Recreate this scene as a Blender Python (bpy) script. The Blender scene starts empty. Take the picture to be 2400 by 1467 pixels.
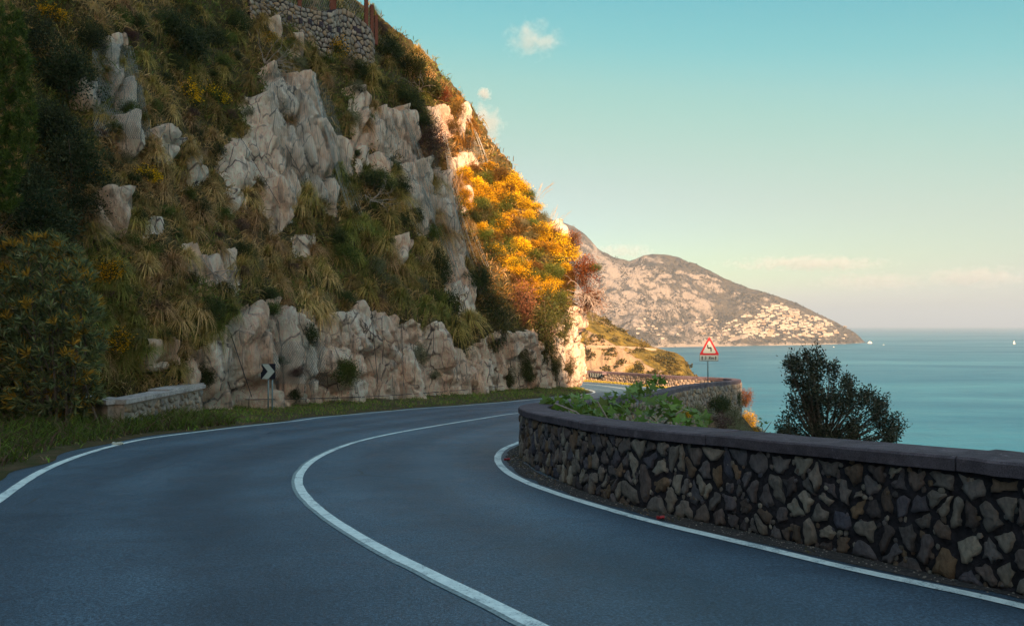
import bpy, bmesh, math, random
import numpy as np
from mathutils import Vector, Matrix
from mathutils.bvhtree import BVHTree

# ------------------------------------------------------------------ camera, sky, sun, exposure
sc = bpy.context.scene
COL = sc.collection
R = math.radians
F = 1700.0; PITCH = math.atan(28.5 / F)          # focal length in photo pixels, slight upward tilt
SEA = -81.6                                       # sea level below the eye
cam = bpy.data.objects.new('camera', bpy.data.cameras.new('camera')); COL.objects.link(cam)
cam.data.sensor_width = 36; cam.data.lens = 36 * F / 2400
cam.data.clip_start = .05; cam.data.clip_end = 120000
cam.rotation_euler = (math.pi / 2 + PITCH, 0, 0)
sc.camera = cam

SUN = Vector((.2, -.98, .42)).normalized()    # towards the sun: behind the camera, over the sea
world = bpy.data.worlds.new('World'); sc.world = world; world.use_nodes = True
wt = world.node_tree
sky = wt.nodes.new('ShaderNodeTexSky'); sky.sky_type = 'NISHITA'; sky.sun_disc = False
sky.sun_elevation = math.asin(SUN.z); sky.sun_rotation = R(168.5); sky.altitude = 80
sky.air_density = 1; sky.dust_density = 1; sky.ozone_density = 1
sc1 = wt.nodes.new('ShaderNodeVectorMath'); sc1.operation = 'SCALE'; sc1.inputs['Scale'].default_value = .1
cur = wt.nodes.new('ShaderNodeRGBCurve')
cur.mapping.use_clip = False
def setcurve(ci, pts):
    c = cur.mapping.curves[ci]
    c.points[0].location = pts[0]; c.points[1].location = pts[-1]
    for p in pts[1:-1]: c.points.new(*p)
setcurve(0, [(0, .44), (.03, .46), (.07, .42), (.10, .27), (.129, .115), (.166, .165), (.226, .36), (.347, .58), (.47, .72), (.7, 1.2), (1, 2.2), (2, 4.2), (8, 8)])  # low ends of these curves raised: added overhead sky brightness to fill the shade
setcurve(1, [(0, .62), (.05, .64), (.12, .60), (.17, .50), (.209, .43), (.259, .54), (.34, .66), (.474, .74), (.537, .78), (.75, 1.2), (1, 2.0), (2, 3.6), (8, 7)])
setcurve(2, [(0, .80), (.08, .84), (.2, .78), (.28, .64), (.33, .57), (.39, .59), (.469, .63), (.534, .61), (.65, .66), (.8, 1.0), (1, 1.6), (2, 2.9), (8, 5.5)])
cur.mapping.use_clip = False; cur.mapping.extend = 'EXTRAPOLATED'; cur.mapping.update()
sc2 = wt.nodes.new('ShaderNodeVectorMath'); sc2.operation = 'SCALE'; sc2.inputs['Scale'].default_value = 4.6
bg = wt.nodes['Background']; bg.inputs[1].default_value = .05
wt.links.new(sky.outputs[0], sc1.inputs[0]); wt.links.new(sc1.outputs[0], cur.inputs['Color'])
wt.links.new(cur.outputs[0], sc2.inputs[0]); wt.links.new(sc2.outputs[0], bg.inputs[0])

sl = bpy.data.lights.new('sun', 'SUN'); sl.energy = 3.9; sl.angle = R(.6); sl.color = (1, .62, .34)
sun = bpy.data.objects.new('sun', sl); COL.objects.link(sun)
sun.rotation_euler = (-SUN).to_track_quat('-Z', 'Y').to_euler()

vs = sc.view_settings
vs.view_transform = 'Standard'; vs.look = 'None'; vs.gamma = 1; vs.exposure = 2.15
try: vs.use_curve_mapping = False
except Exception: pass
cy = sc.cycles
cy.use_denoising = True; cy.max_bounces = 5; cy.diffuse_bounces = 3; cy.glossy_bounces = 2
cy.transmission_bounces = 2; cy.volume_bounces = 0; cy.transparent_max_bounces = 8
cy.sample_clamp_indirect = 4; cy.use_adaptive_sampling = True; cy.adaptive_threshold = .01
cy.caustics_reflective = False; cy.caustics_refractive = False

rng = np.random.default_rng(7); random.seed(7)

# ------------------------------------------------------------------ helpers
def ray(px, py):
    v = (733.5 - py) / F; u = (px - 1200) / F
    cp, sp = math.cos(PITCH), math.sin(PITCH)
    return Vector((u, cp - v * sp, sp + v * cp))
def at(px, py, y):
    d = ray(px, py); return d * (y / d.y)
def project(P):
    P = np.asarray(P, float); cp, sp = math.cos(PITCH), math.sin(PITCH)
    fwd = P[..., 1] * cp + P[..., 2] * sp; up = -P[..., 1] * sp + P[..., 2] * cp
    fwd = np.where(fwd < .05, .05, fwd)
    return 1200 + F * P[..., 0] / fwd, 733.5 - F * up / fwd
HY = np.array([-60, 4, 10, 28, 34, 40, 46, 63, 80, 120.])
HH = np.array([-2.78, 1.70, 2.12, 3.38, 3.68, 3.96, 4.25, 4.75, 5.2, 6.0])
_yy = np.linspace(-60, 120, 1801); _hh = np.interp(_yy, HY, HH)
_k = np.ones(41) / 41; _hp = np.concatenate([_hh[0] + (_yy[1] - _yy[0]) * .07 * np.arange(-20, 0), _hh, _hh[-1] + np.arange(1, 21) * .0026])
_hh = np.convolve(_hp, _k, 'valid')
def zg(y): return -np.interp(y, _yy, _hh)
def ground(px, py):
    d = ray(px, py); lo, hi = 1.0, 110.0
    for _ in range(60):
        m = (lo + hi) / 2; p = d * (m / d.y)
        if p.z > zg(p.y): lo = m
        else: hi = m
    return d * (lo / d.y)
def lin(r, g, b):
    f = lambda c: (c / 12.92 if c <= .04045 else ((c + .055) / 1.055) ** 2.4)
    return (f(r / 255), f(g / 255), f(b / 255), 1)
def sstep(a, b, x):
    t = np.clip((x - a) / (b - a), 0, 1); return t * t * (3 - 2 * t)

def _hash(ix, iy, iz, seed):
    n = (ix * 374761393 + iy * 668265263 + iz * 1274126177 + seed * 144665) & 0xffffffff
    n = ((n ^ (n >> 13)) * 1274126177) & 0xffffffff
    n = ((n ^ (n >> 15)) * 2246822519) & 0xffffffff
    return ((n ^ (n >> 16)) & 0xffff) / 65535.0
def vnoise(x, y, z=0., seed=0):
    x, y, z = np.broadcast_arrays(np.asarray(x, float), np.asarray(y, float), np.asarray(z, float))
    ix = np.floor(x).astype(np.int64); iy = np.floor(y).astype(np.int64); iz = np.floor(z).astype(np.int64)
    fx, fy, fz = x - ix, y - iy, z - iz
    q = lambda t: t * t * t * (t * (t * 6 - 15) + 10)
    fx, fy, fz = q(fx), q(fy), q(fz); out = 0
    for a in (0, 1):
        for b in (0, 1):
            for c in (0, 1):
                out = out + _hash(ix + a, iy + b, iz + c, seed) * (fx if a else 1 - fx) * (fy if b else 1 - fy) * (fz if c else 1 - fz)
    return out * 2 - 1
def fbm(x, y, z=0., oct=4, seed=0, gain=.5):
    o = 0; a = 1; t = 0
    for k in range(oct):
        o = o + a * vnoise(x * 2 ** k, y * 2 ** k, z * 2 ** k, seed + k * 17); t += a; a *= gain
    return o / t
def voronoi(x, y, seed=0):
    ix = np.floor(x).astype(np.int64); iy = np.floor(y).astype(np.int64)
    f1 = np.full(x.shape, 9.); f2 = np.full(x.shape, 9.); cid = np.zeros(x.shape); gx = np.zeros(x.shape); gy = np.zeros(x.shape)
    for a in (-1, 0, 1):
        for b in (-1, 0, 1):
            cx = ix + a; c_y = iy + b
            dx = cx + _hash(cx, c_y, 0 * cx, seed) - x; dy = c_y + _hash(cx, c_y, 0 * cx + 1, seed) - y
            d = np.sqrt(dx * dx + dy * dy); near = d < f1
            f2 = np.where(near, f1, np.minimum(f2, d)); f1 = np.where(near, d, f1)
            cid = np.where(near, _hash(cx, c_y, 0 * cx + 2, seed), cid)
            gx = np.where(near, dx, gx); gy = np.where(near, dy, gy)
    return f1, f2, cid, gx, gy

def mesh_np(name, V, faces, cols=None, attrs=None, smooth=False):
    """V (n,3); faces: array (m,k) or list of such arrays"""
    V = np.asarray(V, np.float32)
    fl = faces if isinstance(faces, list) else [faces]
    fl = [np.asarray(f, np.int32) for f in fl if len(f)]
    me = bpy.data.meshes.new(name); me.vertices.add(len(V)); me.vertices.foreach_set('co', V.ravel())
    loops = np.concatenate([f.ravel() for f in fl]); tot = np.concatenate([np.full(len(f), f.shape[1], np.int32) for f in fl])
    start = np.concatenate([[0], np.cumsum(tot)[:-1]]).astype(np.int32)
    me.loops.add(len(loops)); me.loops.foreach_set('vertex_index', loops)
    me.polygons.add(len(tot)); me.polygons.foreach_set('loop_start', start)
    if smooth: me.polygons.foreach_set('use_smooth', np.ones(len(tot), bool))
    me.update(calc_edges=True)
    if cols is not None:
        a = me.attributes.new('col', 'FLOAT_COLOR', 'POINT'); c = np.ones((len(V), 4), np.float32); c[:, :3] = cols
        a.data.foreach_set('color', c.ravel())
    for k, v in (attrs or {}).items():
        a = me.attributes.new(k, 'FLOAT', 'POINT'); a.data.foreach_set('value', np.asarray(v, np.float32).ravel())
    return me
def add(name, me, mat=None, parent=None, loc=None):
    if mat is not None and not len(me.materials): me.materials.append(mat)
    o = bpy.data.objects.new(name, me); COL.objects.link(o)
    if parent is not None: o.parent = parent
    if loc is not None: o.location = loc
    return o
def empty(name, loc=(0, 0, 0)):
    o = bpy.data.objects.new(name, None); COL.objects.link(o); o.location = loc; o.empty_display_size = .2; return o
def tag(o, label=None, cat=None, group=None, kind=None):
    if label: o['label'] = label
    if cat: o['category'] = cat
    if group: o['group'] = group
    if kind: o['kind'] = kind
    return o
def grid_faces(n, m):
    i = np.arange(n - 1)[:, None] * m + np.arange(m - 1)[None, :]; i = i.ravel()
    return np.stack([i, i + m, i + m + 1, i + 1], 1)
class MB:
    """collects boxes, tubes, prisms into one mesh"""
    def __init__(s): s.V = []; s.F = {3: [], 4: []}; s.n = 0; s.big = []
    def raw(s, V, faces):
        V = np.asarray(V, float)
        for f in faces:
            g = tuple(int(i) + s.n for i in f)
            if len(g) in s.F: s.F[len(g)].append(g)
            else: s.big.append(g)
        s.V.append(V); s.n += len(V); return s
    def box(s, c, size, M=None):
        x, y, z = [q / 2 for q in size]
        V = np.array([(a * x, b * y, d * z) for a in (-1, 1) for b in (-1, 1) for d in (-1, 1)])
        if M is not None: V = V @ np.array(M.to_3x3()).T
        return s.raw(V + np.array(c), [(0, 1, 3, 2), (4, 6, 7, 5), (0, 4, 5, 1), (2, 3, 7, 6), (0, 2, 6, 4), (1, 5, 7, 3)])
    def tube(s, pts, rad, k=6):
        pts = [Vector(p) for p in pts]; n = len(pts)
        rad = rad if hasattr(rad, '__len__') else [rad] * n
        V = []
        for i, p in enumerate(pts):
            t = (pts[min(i + 1, n - 1)] - pts[max(i - 1, 0)])
            t = t.normalized() if t.length > 1e-9 else Vector((0, 0, 1))
            a = t.cross(Vector((0, 0, 1)) if abs(t.z) < .9 else Vector((1, 0, 0))).normalized(); b = t.cross(a)
            for j in range(k):
                w = 2 * math.pi * j / k; V.append(p + (a * math.cos(w) + b * math.sin(w)) * rad[i])
        f = [(i * k + j, i * k + (j + 1) % k, (i + 1) * k + (j + 1) % k, (i + 1) * k + j) for i in range(n - 1) for j in range(k)]
        f += [tuple(range(k))[::-1], tuple((n - 1) * k + j for j in range(k))]
        return s.raw([tuple(v) for v in V], f)
    def prism(s, poly, y0, y1):
        """polygon in xz extruded along y"""
        n = len(poly)
        V = [(x, y0, z) for x, z in poly] + [(x, y1, z) for x, z in poly]
        f = [tuple(range(n)), tuple(range(2 * n - 1, n - 1, -1))] + [(i, n + i, n + (i + 1) % n, (i + 1) % n) for i in range(n)]
        return s.raw(V, f)
    def build(s, name, mat, parent=None, smooth=False):
        V = np.concatenate(s.V); me = bpy.data.meshes.new(name)
        me.from_pydata([tuple(v) for v in V], [], s.F[3] + s.F[4] + s.big)
        if smooth: me.polygons.foreach_set('use_smooth', np.ones(len(me.polygons), bool))
        bm = bmesh.new(); bm.from_mesh(me); bmesh.ops.recalc_face_normals(bm, faces=bm.faces); bm.to_mesh(me); bm.free()
        return add(name, me, mat, parent)
def catmull(P, step=.25):
    P = np.asarray(P, float); Q = np.vstack([2 * P[0] - P[1], P, 2 * P[-1] - P[-2]]); out = []
    for i in range(1, len(Q) - 2):
        p0, p1, p2, p3 = Q[i - 1:i + 3]; n = max(2, int(np.linalg.norm((p2 - p1)[:2]) / step))
        for t in np.arange(n) / n:
            a = .5 * (2 * p1 + (p2 - p0) * t + (2 * p0 - 5 * p1 + 4 * p2 - p3) * t * t + (3 * p1 - p0 - 3 * p2 + p3) * t ** 3)
            out.append(a)
    out.append(P[-1]); return np.array(out)
def arclen(P): return np.concatenate([[0], np.cumsum(np.linalg.norm(np.diff(P[:, :2], axis=0), axis=1))])
def smooth_path(P, it):
    for _ in range(it):
        Q = P.copy(); Q[1:-1] = .25 * P[:-2] + .5 * P[1:-1] + .25 * P[2:]; P = Q
    return P
def resample(P, step):
    s = arclen(P); n = max(2, int(s[-1] / step) + 1); t = np.linspace(0, s[-1], n)
    return np.stack([np.interp(t, s, P[:, k]) for k in range(P.shape[1])], 1)
def inpoly(px, py, poly):
    poly = np.asarray(poly, float); c = np.zeros(px.shape, bool); n = len(poly)
    for i in range(n):
        x1, y1 = poly[i]; x2, y2 = poly[(i + 1) % n]
        if y1 == y2: continue
        c ^= ((y1 > py) != (y2 > py)) & (px < (x2 - x1) * (py - y1) / (y2 - y1) + x1)
    return c
def polydist(px, py, poly):
    poly = np.asarray(poly, float); d = np.full(px.shape, 1e9); n = len(poly)
    for i in range(n):
        a = poly[i]; b = poly[(i + 1) % n] - a; L = max((b * b).sum(), 1e-9)
        t = np.clip(((px - a[0]) * b[0] + (py - a[1]) * b[1]) / L, 0, 1)
        d = np.minimum(d, np.hypot(px - a[0] - t * b[0], py - a[1] - t * b[1]))
    return np.where(inpoly(px, py, poly), d, -d)

# ------------------------------------------------------------------ materials
class NT:
    def __init__(s, name):
        s.m = bpy.data.materials.new(name); s.m.use_nodes = True; s.t = s.m.node_tree; s.b = s.t.nodes['Principled BSDF']
        s.co = None
    def n(s, ty, **kw):
        o = s.t.nodes.new(ty)
        for k, v in kw.items(): setattr(o, k, v)
        return o
    def l(s, a, b): s.t.links.new(a, b)
    def coords(s, scale=(1, 1, 1), gen='Object'):
        if s.co is None: s.co = s.n('ShaderNodeTexCoord')
        mp = s.n('ShaderNodeMapping'); mp.inputs['Scale'].default_value = scale
        s.l(s.co.outputs[gen], mp.inputs[0]); return mp.outputs[0]
    def noise(s, scale, detail=5, rough=.6, vec=None, dist=0):
        o = s.n('ShaderNodeTexNoise'); o.inputs['Scale'].default_value = scale; o.inputs['Detail'].default_value = detail
        o.inputs['Roughness'].default_value = rough; o.inputs['Distortion'].default_value = dist
        s.l(vec if vec is not None else s.coords(), o.inputs['Vector']); return o.outputs[0]
    def ramp(s, fac, stops, interp='LINEAR'):
        o = s.n('ShaderNodeValToRGB'); e = o.color_ramp; e.interpolation = interp
        while len(e.elements) < len(stops): e.elements.new(.5)
        for k, (p, c) in enumerate(stops):
            e.elements[k].position = p; e.elements[k].color = c if hasattr(c, '__len__') else (c, c, c, 1)
        s.l(fac, o.inputs[0]); return o.outputs[0]
    def mix(s, fac, a, b, mode='MIX'):
        o = s.n('ShaderNodeMix', data_type='RGBA', blend_type=mode)
        for sock, v in ((o.inputs[0], fac), (o.inputs[6], a), (o.inputs[7], b)):
            if hasattr(v, 'is_linked') or hasattr(v, 'links'): s.l(v, sock)
            elif hasattr(v, '__len__'): sock.default_value = tuple(v) if len(v) == 4 else tuple(v) + (1,)
            else: sock.default_value = v
        return o.outputs[2]
    def math(s, op, a, b=0.):
        o = s.n('ShaderNodeMath', operation=op)
        for sock, v in ((o.inputs[0], a), (o.inputs[1], b)):
            if hasattr(v, 'links'): s.l(v, sock)
            else: sock.default_value = v
        return o.outputs[0]
    def attr(s, name):
        o = s.n('ShaderNodeAttribute'); o.attribute_name = name; return o
    def bump(s, h, dist=.02, strength=.6):
        o = s.n('ShaderNodeBump'); o.inputs['Distance'].default_value = dist; o.inputs['Strength'].default_value = strength
        s.l(h, o.inputs['Height']); s.l(o.outputs[0], s.b.inputs['Normal']); return s
    def out(s, col=None, rough=.8, spec=.3, metal=0):
        if col is not None:
            if hasattr(col, 'links'): s.l(col, s.b.inputs['Base Color'])
            else: s.b.inputs['Base Color'].default_value = tuple(col) if len(col) == 4 else tuple(col) + (1,)
        if hasattr(rough, 'links'): s.l(rough, s.b.inputs['Roughness'])
        else: s.b.inputs['Roughness'].default_value = rough
        s.b.inputs['Specular IOR Level'].default_value = spec; s.b.inputs['Metallic'].default_value = metal
        return s.m
def objrand(q):
    o = q.n('ShaderNodeObjectInfo'); return o.outputs['Random']

def mat_rock():
    q = NT('limestone')
    v = q.coords((1, 1, .34)); n1 = q.noise(.6, 8, .68, v, .8); n2 = q.noise(3.0, 9, .72, v, .6); n3 = q.noise(1.5, 7, .65, q.coords((1.5, 1.5, .14)), .3); n4 = q.noise(9, 8, .7, v, .5)
    c = q.ramp(n1, [(.28, (.80, .53, .39, 1)), (.42, (1.0, .71, .565, 1)), (.56, (1.0, .87, .77, 1)), (.74, (.86, .74, .69, 1))])
    c = q.mix(.85, c, q.ramp(n2, [(.30, (.24, .19, .185, 1)), (.39, (1, .97, .95, 1)), (.72, (1.4, 1.32, 1.24, 1))]), 'MULTIPLY')
    c = q.mix(q.ramp(n3, [(.57, 0.), (.70, .75)]), c, (.22, .175, .18, 1))
    c = q.mix(q.ramp(n3, [(.28, .8), (.42, 0.)]), c, (1.0, .95, .90, 1))
    c = q.mix(.6, c, q.ramp(n4, [(.30, (.38, .33, .33, 1)), (.44, (1, 1, 1, 1))]), 'MULTIPLY')
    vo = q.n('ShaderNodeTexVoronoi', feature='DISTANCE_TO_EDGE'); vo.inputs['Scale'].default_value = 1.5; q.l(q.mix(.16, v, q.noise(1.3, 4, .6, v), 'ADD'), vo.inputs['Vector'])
    c = q.mix(q.math('MULTIPLY', q.ramp(vo.outputs['Distance'], [(.006, 1.), (.042, 0.)]), q.ramp(n1, [(.40, .2), (.60, .95)])), c, (.10, .075, .08, 1))  # crack lines are dark colour standing in for the shade in fissures
    h = q.math('ADD', n4, q.math('MULTIPLY', n2, 1.6))
    q.bump(h, .3, 1.0); return q.out(c, .9, .15)
def mat_soil():
    q = NT('cliff_ground')
    n1 = q.noise(.8, 7, .7); n2 = q.noise(6, 6, .7)
    c = q.ramp(n1, [(.3, (.05, .04, .022, 1)), (.5, (.10, .075, .04, 1)), (.62, (.065, .062, .026, 1)), (.75, (.26, .20, .14, 1))])
    c = q.mix(.8, c, q.ramp(n2, [(.3, (.4, .4, .4, 1)), (.6, (1.1, 1.1, 1, 1))]), 'MULTIPLY')
    q.bump(n2, .12, .9); return q.out(c, .95, .1)
def mat_asphalt():
    q = NT('asphalt')
    v = q.coords(); n1 = q.noise(.22, 4, .55, v, .3); n2 = q.noise(48, 2, .9, v); n3 = q.noise(1.7, 6, .65, v, .4); n5 = q.noise(120, 2, .8, v)
    lat = q.attr('lat').outputs['Fac']; wob = q.math('MULTIPLY', q.math('SUBTRACT', q.noise(.5, 3, .5, v), .5), .5)
    l2 = q.math('ABSOLUTE', q.math('ADD', lat, wob))
    tr = q.math('ADD', q.math('MULTIPLY', q.math('SINE', q.math('MULTIPLY', l2, 3.9)), .5), .5)
    c = q.ramp(n1, [(.35, (.034, .072, .118, 1)), (.62, (.060, .112, .172, 1))])
    c = q.mix(.85, c, q.ramp(tr, [(.1, (.74, .75, .77, 1)), (.9, (1.14, 1.12, 1.10, 1))]), 'MULTIPLY')
    c = q.mix(.7, c, q.ramp(n3, [(.28, (.66, .67, .70, 1)), (.5, (1, 1, 1, 1)), (.72, (1.16, 1.14, 1.12, 1))]), 'MULTIPLY')
    c = q.mix(.9, c, q.ramp(n2, [(.34, (.38, .38, .42, 1)), (.5, (1, 1, 1, 1)), (.64, (1.95, 1.9, 1.8, 1))]), 'MULTIPLY')
    c = q.mix(.7, c, q.ramp(n5, [(.35, (.55, .55, .58, 1)), (.65, (1.5, 1.45, 1.4, 1))]), 'MULTIPLY')
    st = q.noise(.9, 7, .75, v, 1.2); c = q.mix(q.ramp(st, [(.64, 0.), (.74, .5)]), c, (.05, .06, .08, 1))
    vo = q.n('ShaderNodeTexVoronoi', feature='DISTANCE_TO_EDGE'); vo.inputs['Scale'].default_value = .45; wv = q.n('ShaderNodeMix', data_type='VECTOR'); wv.inputs[0].default_value = .12
    nv = q.n('ShaderNodeTexNoise'); nv.inputs['Scale'].default_value = 2.2; q.l(v, nv.inputs['Vector']); q.l(v, wv.inputs[4]); q.l(nv.outputs['Color'], wv.inputs[5]); q.l(wv.outputs[1], vo.inputs['Vector'])
    ck = q.math('MULTIPLY', q.ramp(vo.outputs['Distance'], [(.003, 1.), (.009, 0.)]), q.ramp(q.noise(.35, 3, .5, v), [(.52, 0.), (.62, .8)]))
    c = q.mix(ck, c, (.03, .035, .045, 1))
    q.bump(q.math('ADD', n2, n5), .010, .9); return q.out(c, q.ramp(n3, [(.3, .42), (.7, .62)]), .75)
def mat_paint():
    q = NT('road_paint')
    n = q.noise(55, 3, .85); n2 = q.noise(2.2, 6, .75, None, .6); n3 = q.noise(14, 5, .75)
    w = q.math('ADD', q.math('ADD', n, q.math('MULTIPLY', n2, 1.0)), q.math('MULTIPLY', n3, .5))
    c = q.ramp(n3, [(.3, (.58, .66, .66, 1)), (.65, (.82, .90, .90, 1))])
    c = q.mix(q.ramp(q.math('MULTIPLY', w, .5), [(.525, .85), (.575, 0.)]), c, (.13, .17, .22, 1))
    c = q.mix(q.ramp(n2, [(.34, .55), (.5, 0.)]), c, (.30, .38, .42, 1))
    q.bump(n, .004, .5); return q.out(c, .7, .3)
def mat_plain(name, col, rough=.6, spec=.3, metal=0, var=.25, scale=6, bump=0, grain=0):
    q = NT(name); n = q.noise(scale, 6, .65)
    lo = tuple(max(0, x * (1 - var)) for x in col[:3]) + (1,); hi = tuple(min(1, x * (1 + var)) for x in col[:3]) + (1,)
    c = q.ramp(n, [(.3, lo), (.7, hi)])
    if bump: q.bump(q.noise(scale * 4, 6, .7), bump, .8)
    return q.out(c, rough, spec, metal)
def mat_leaf(name, spec=.25, rough=.55, trans=.3, hue=.03, val=.3, gain=1.75):
    q = NT(name); a = q.attr('col')
    hs = q.n('ShaderNodeHueSaturation'); rnd = objrand(q)
    q.l(q.math('ADD', .5 - hue / 2, q.math('MULTIPLY', rnd, hue)), hs.inputs['Hue'])
    q.l(q.math('ADD', 1 - val / 2, q.math('MULTIPLY', rnd, val)), hs.inputs['Value'])
    hs.inputs['Fac'].default_value = 1; up_ = q.n('ShaderNodeVectorMath', operation='MULTIPLY'); up_.inputs[1].default_value = (gain * 1.15, gain, gain * .95); q.l(a.outputs['Color'], up_.inputs[0]); q.l(up_.outputs[0], hs.inputs['Color']); q.out(hs.outputs[0], rough, spec)
    tr = q.n('ShaderNodeBsdfTranslucent'); q.l(hs.outputs[0], tr.inputs[0])
    mx = q.n('ShaderNodeMixShader'); mx.inputs[0].default_value = trans
    q.l(q.b.outputs[0], mx.inputs[1]); q.l(tr.outputs[0], mx.inputs[2]); q.l(mx.outputs[0], q.t.nodes['Material Output'].inputs[0])
    return q.m
M_ROCK = mat_rock(); M_SOIL = mat_soil(); M_ASPH = mat_asphalt(); M_PAINT = mat_paint()
M_LEAF = mat_leaf('foliage', gain=1.3); M_GRASS = mat_leaf('grass_blades', .15, .7, .25, .03, .6, 1.75)
M_FLOWER = mat_leaf('flower_foliage', .1, .7, .3, .025, .35, 1.15)
M_WOOD = mat_plain('bark', (.16, .12, .10), .9, .1, 0, .4, 12, .02)
M_DEAD = mat_plain('dead_wood', (.34, .28, .25), .9, .1, 0, .35, 15, .01)

# ------------------------------------------------------------------ sea
def build_sea():
    rr = np.concatenate([[0], np.geomspace(60, 32000, 60)]); th = np.linspace(0, 2 * math.pi, 97)[:-1]
    V = [(0, 0, SEA)] + [(r * math.sin(t), r * math.cos(t), SEA) for r in rr[1:] for t in th]
    n = 96; f3 = [(0, 1 + (j + 1) % n, 1 + j) for j in range(n)]
    f4 = [(1 + i * n + j, 1 + i * n + (j + 1) % n, 1 + (i + 1) * n + (j + 1) % n, 1 + (i + 1) * n + j) for i in range(len(rr) - 2) for j in range(n)]
    q = NT('sea_water')
    st = q.noise(.0035, 6, .62, q.coords((.35, 1, 1)), .8); st2 = q.noise(.0011, 4, .55, q.coords((.3, 1, 1)), .6)
    rip = q.noise(.22, 5, .75, q.coords((.55, 1, 1))); chop = q.noise(.03, 4, .6, q.coords((.5, 1, 1)))
    c = q.ramp(st, [(.34, (.002, .088, .165, 1)), (.5, (.003, .125, .205, 1)), (.64, (.007, .17, .245, 1))])
    c = q.mix(q.ramp(st2, [(.4, 0.), (.65, .55)]), c, (.006, .09, .165, 1))
    q.bump(q.math('ADD', rip, q.math('MULTIPLY', chop, 2.5)), .9, .8)
    rp = q.noise(.06, 6, .75, q.coords((.3, 1, 1)), .5); c = q.mix(.8, c, q.ramp(rp, [(.35, (.72, .78, .82, 1)), (.65, (1.2, 1.16, 1.12, 1))]), 'MULTIPLY')
    m = q.out(c, q.ramp(st, [(.35, .42), (.65, .30)]), .2)
    o = add('sea', mesh_np('sea', V, [f3, f4]), m); tag(o, 'calm teal sea reaching to the horizon', kind='structure')
build_sea()

# ------------------------------------------------------------------ distant mountain, headland, shadow-casting spur
def radial_terrain(name, cols, dep, prof_fn, mat, attrs=None):
    pass
M_FAR = None
def mat_hill(name, rock, rock2, scrub, scrub2, scale, lo, hi):
    q = NT(name); n1 = q.noise(scale, 8, .65); n2 = q.noise(scale * 6, 6, .7); a = q.attr('rock').outputs['Fac']
    rk = q.ramp(n2, [(.3, rock2), (.65, rock)]); sb = q.ramp(n1, [(.35, scrub), (.62, scrub2)])
    sb = q.mix(.7, sb, q.ramp(n2, [(.35, (.45, .45, .5, 1)), (.65, (1.15, 1.15, 1.1, 1))]), 'MULTIPLY')
    f = q.math('ADD', a, q.math('MULTIPLY', q.math('SUBTRACT', n2, .5), 1.1))
    c = q.mix(q.ramp(f, [(lo, 0.), (hi, 1.)]), sb, rk)
    q.bump(n2, 6 / (scale * 1000), .8)
    return q.out(c, .95, .05)
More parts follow.
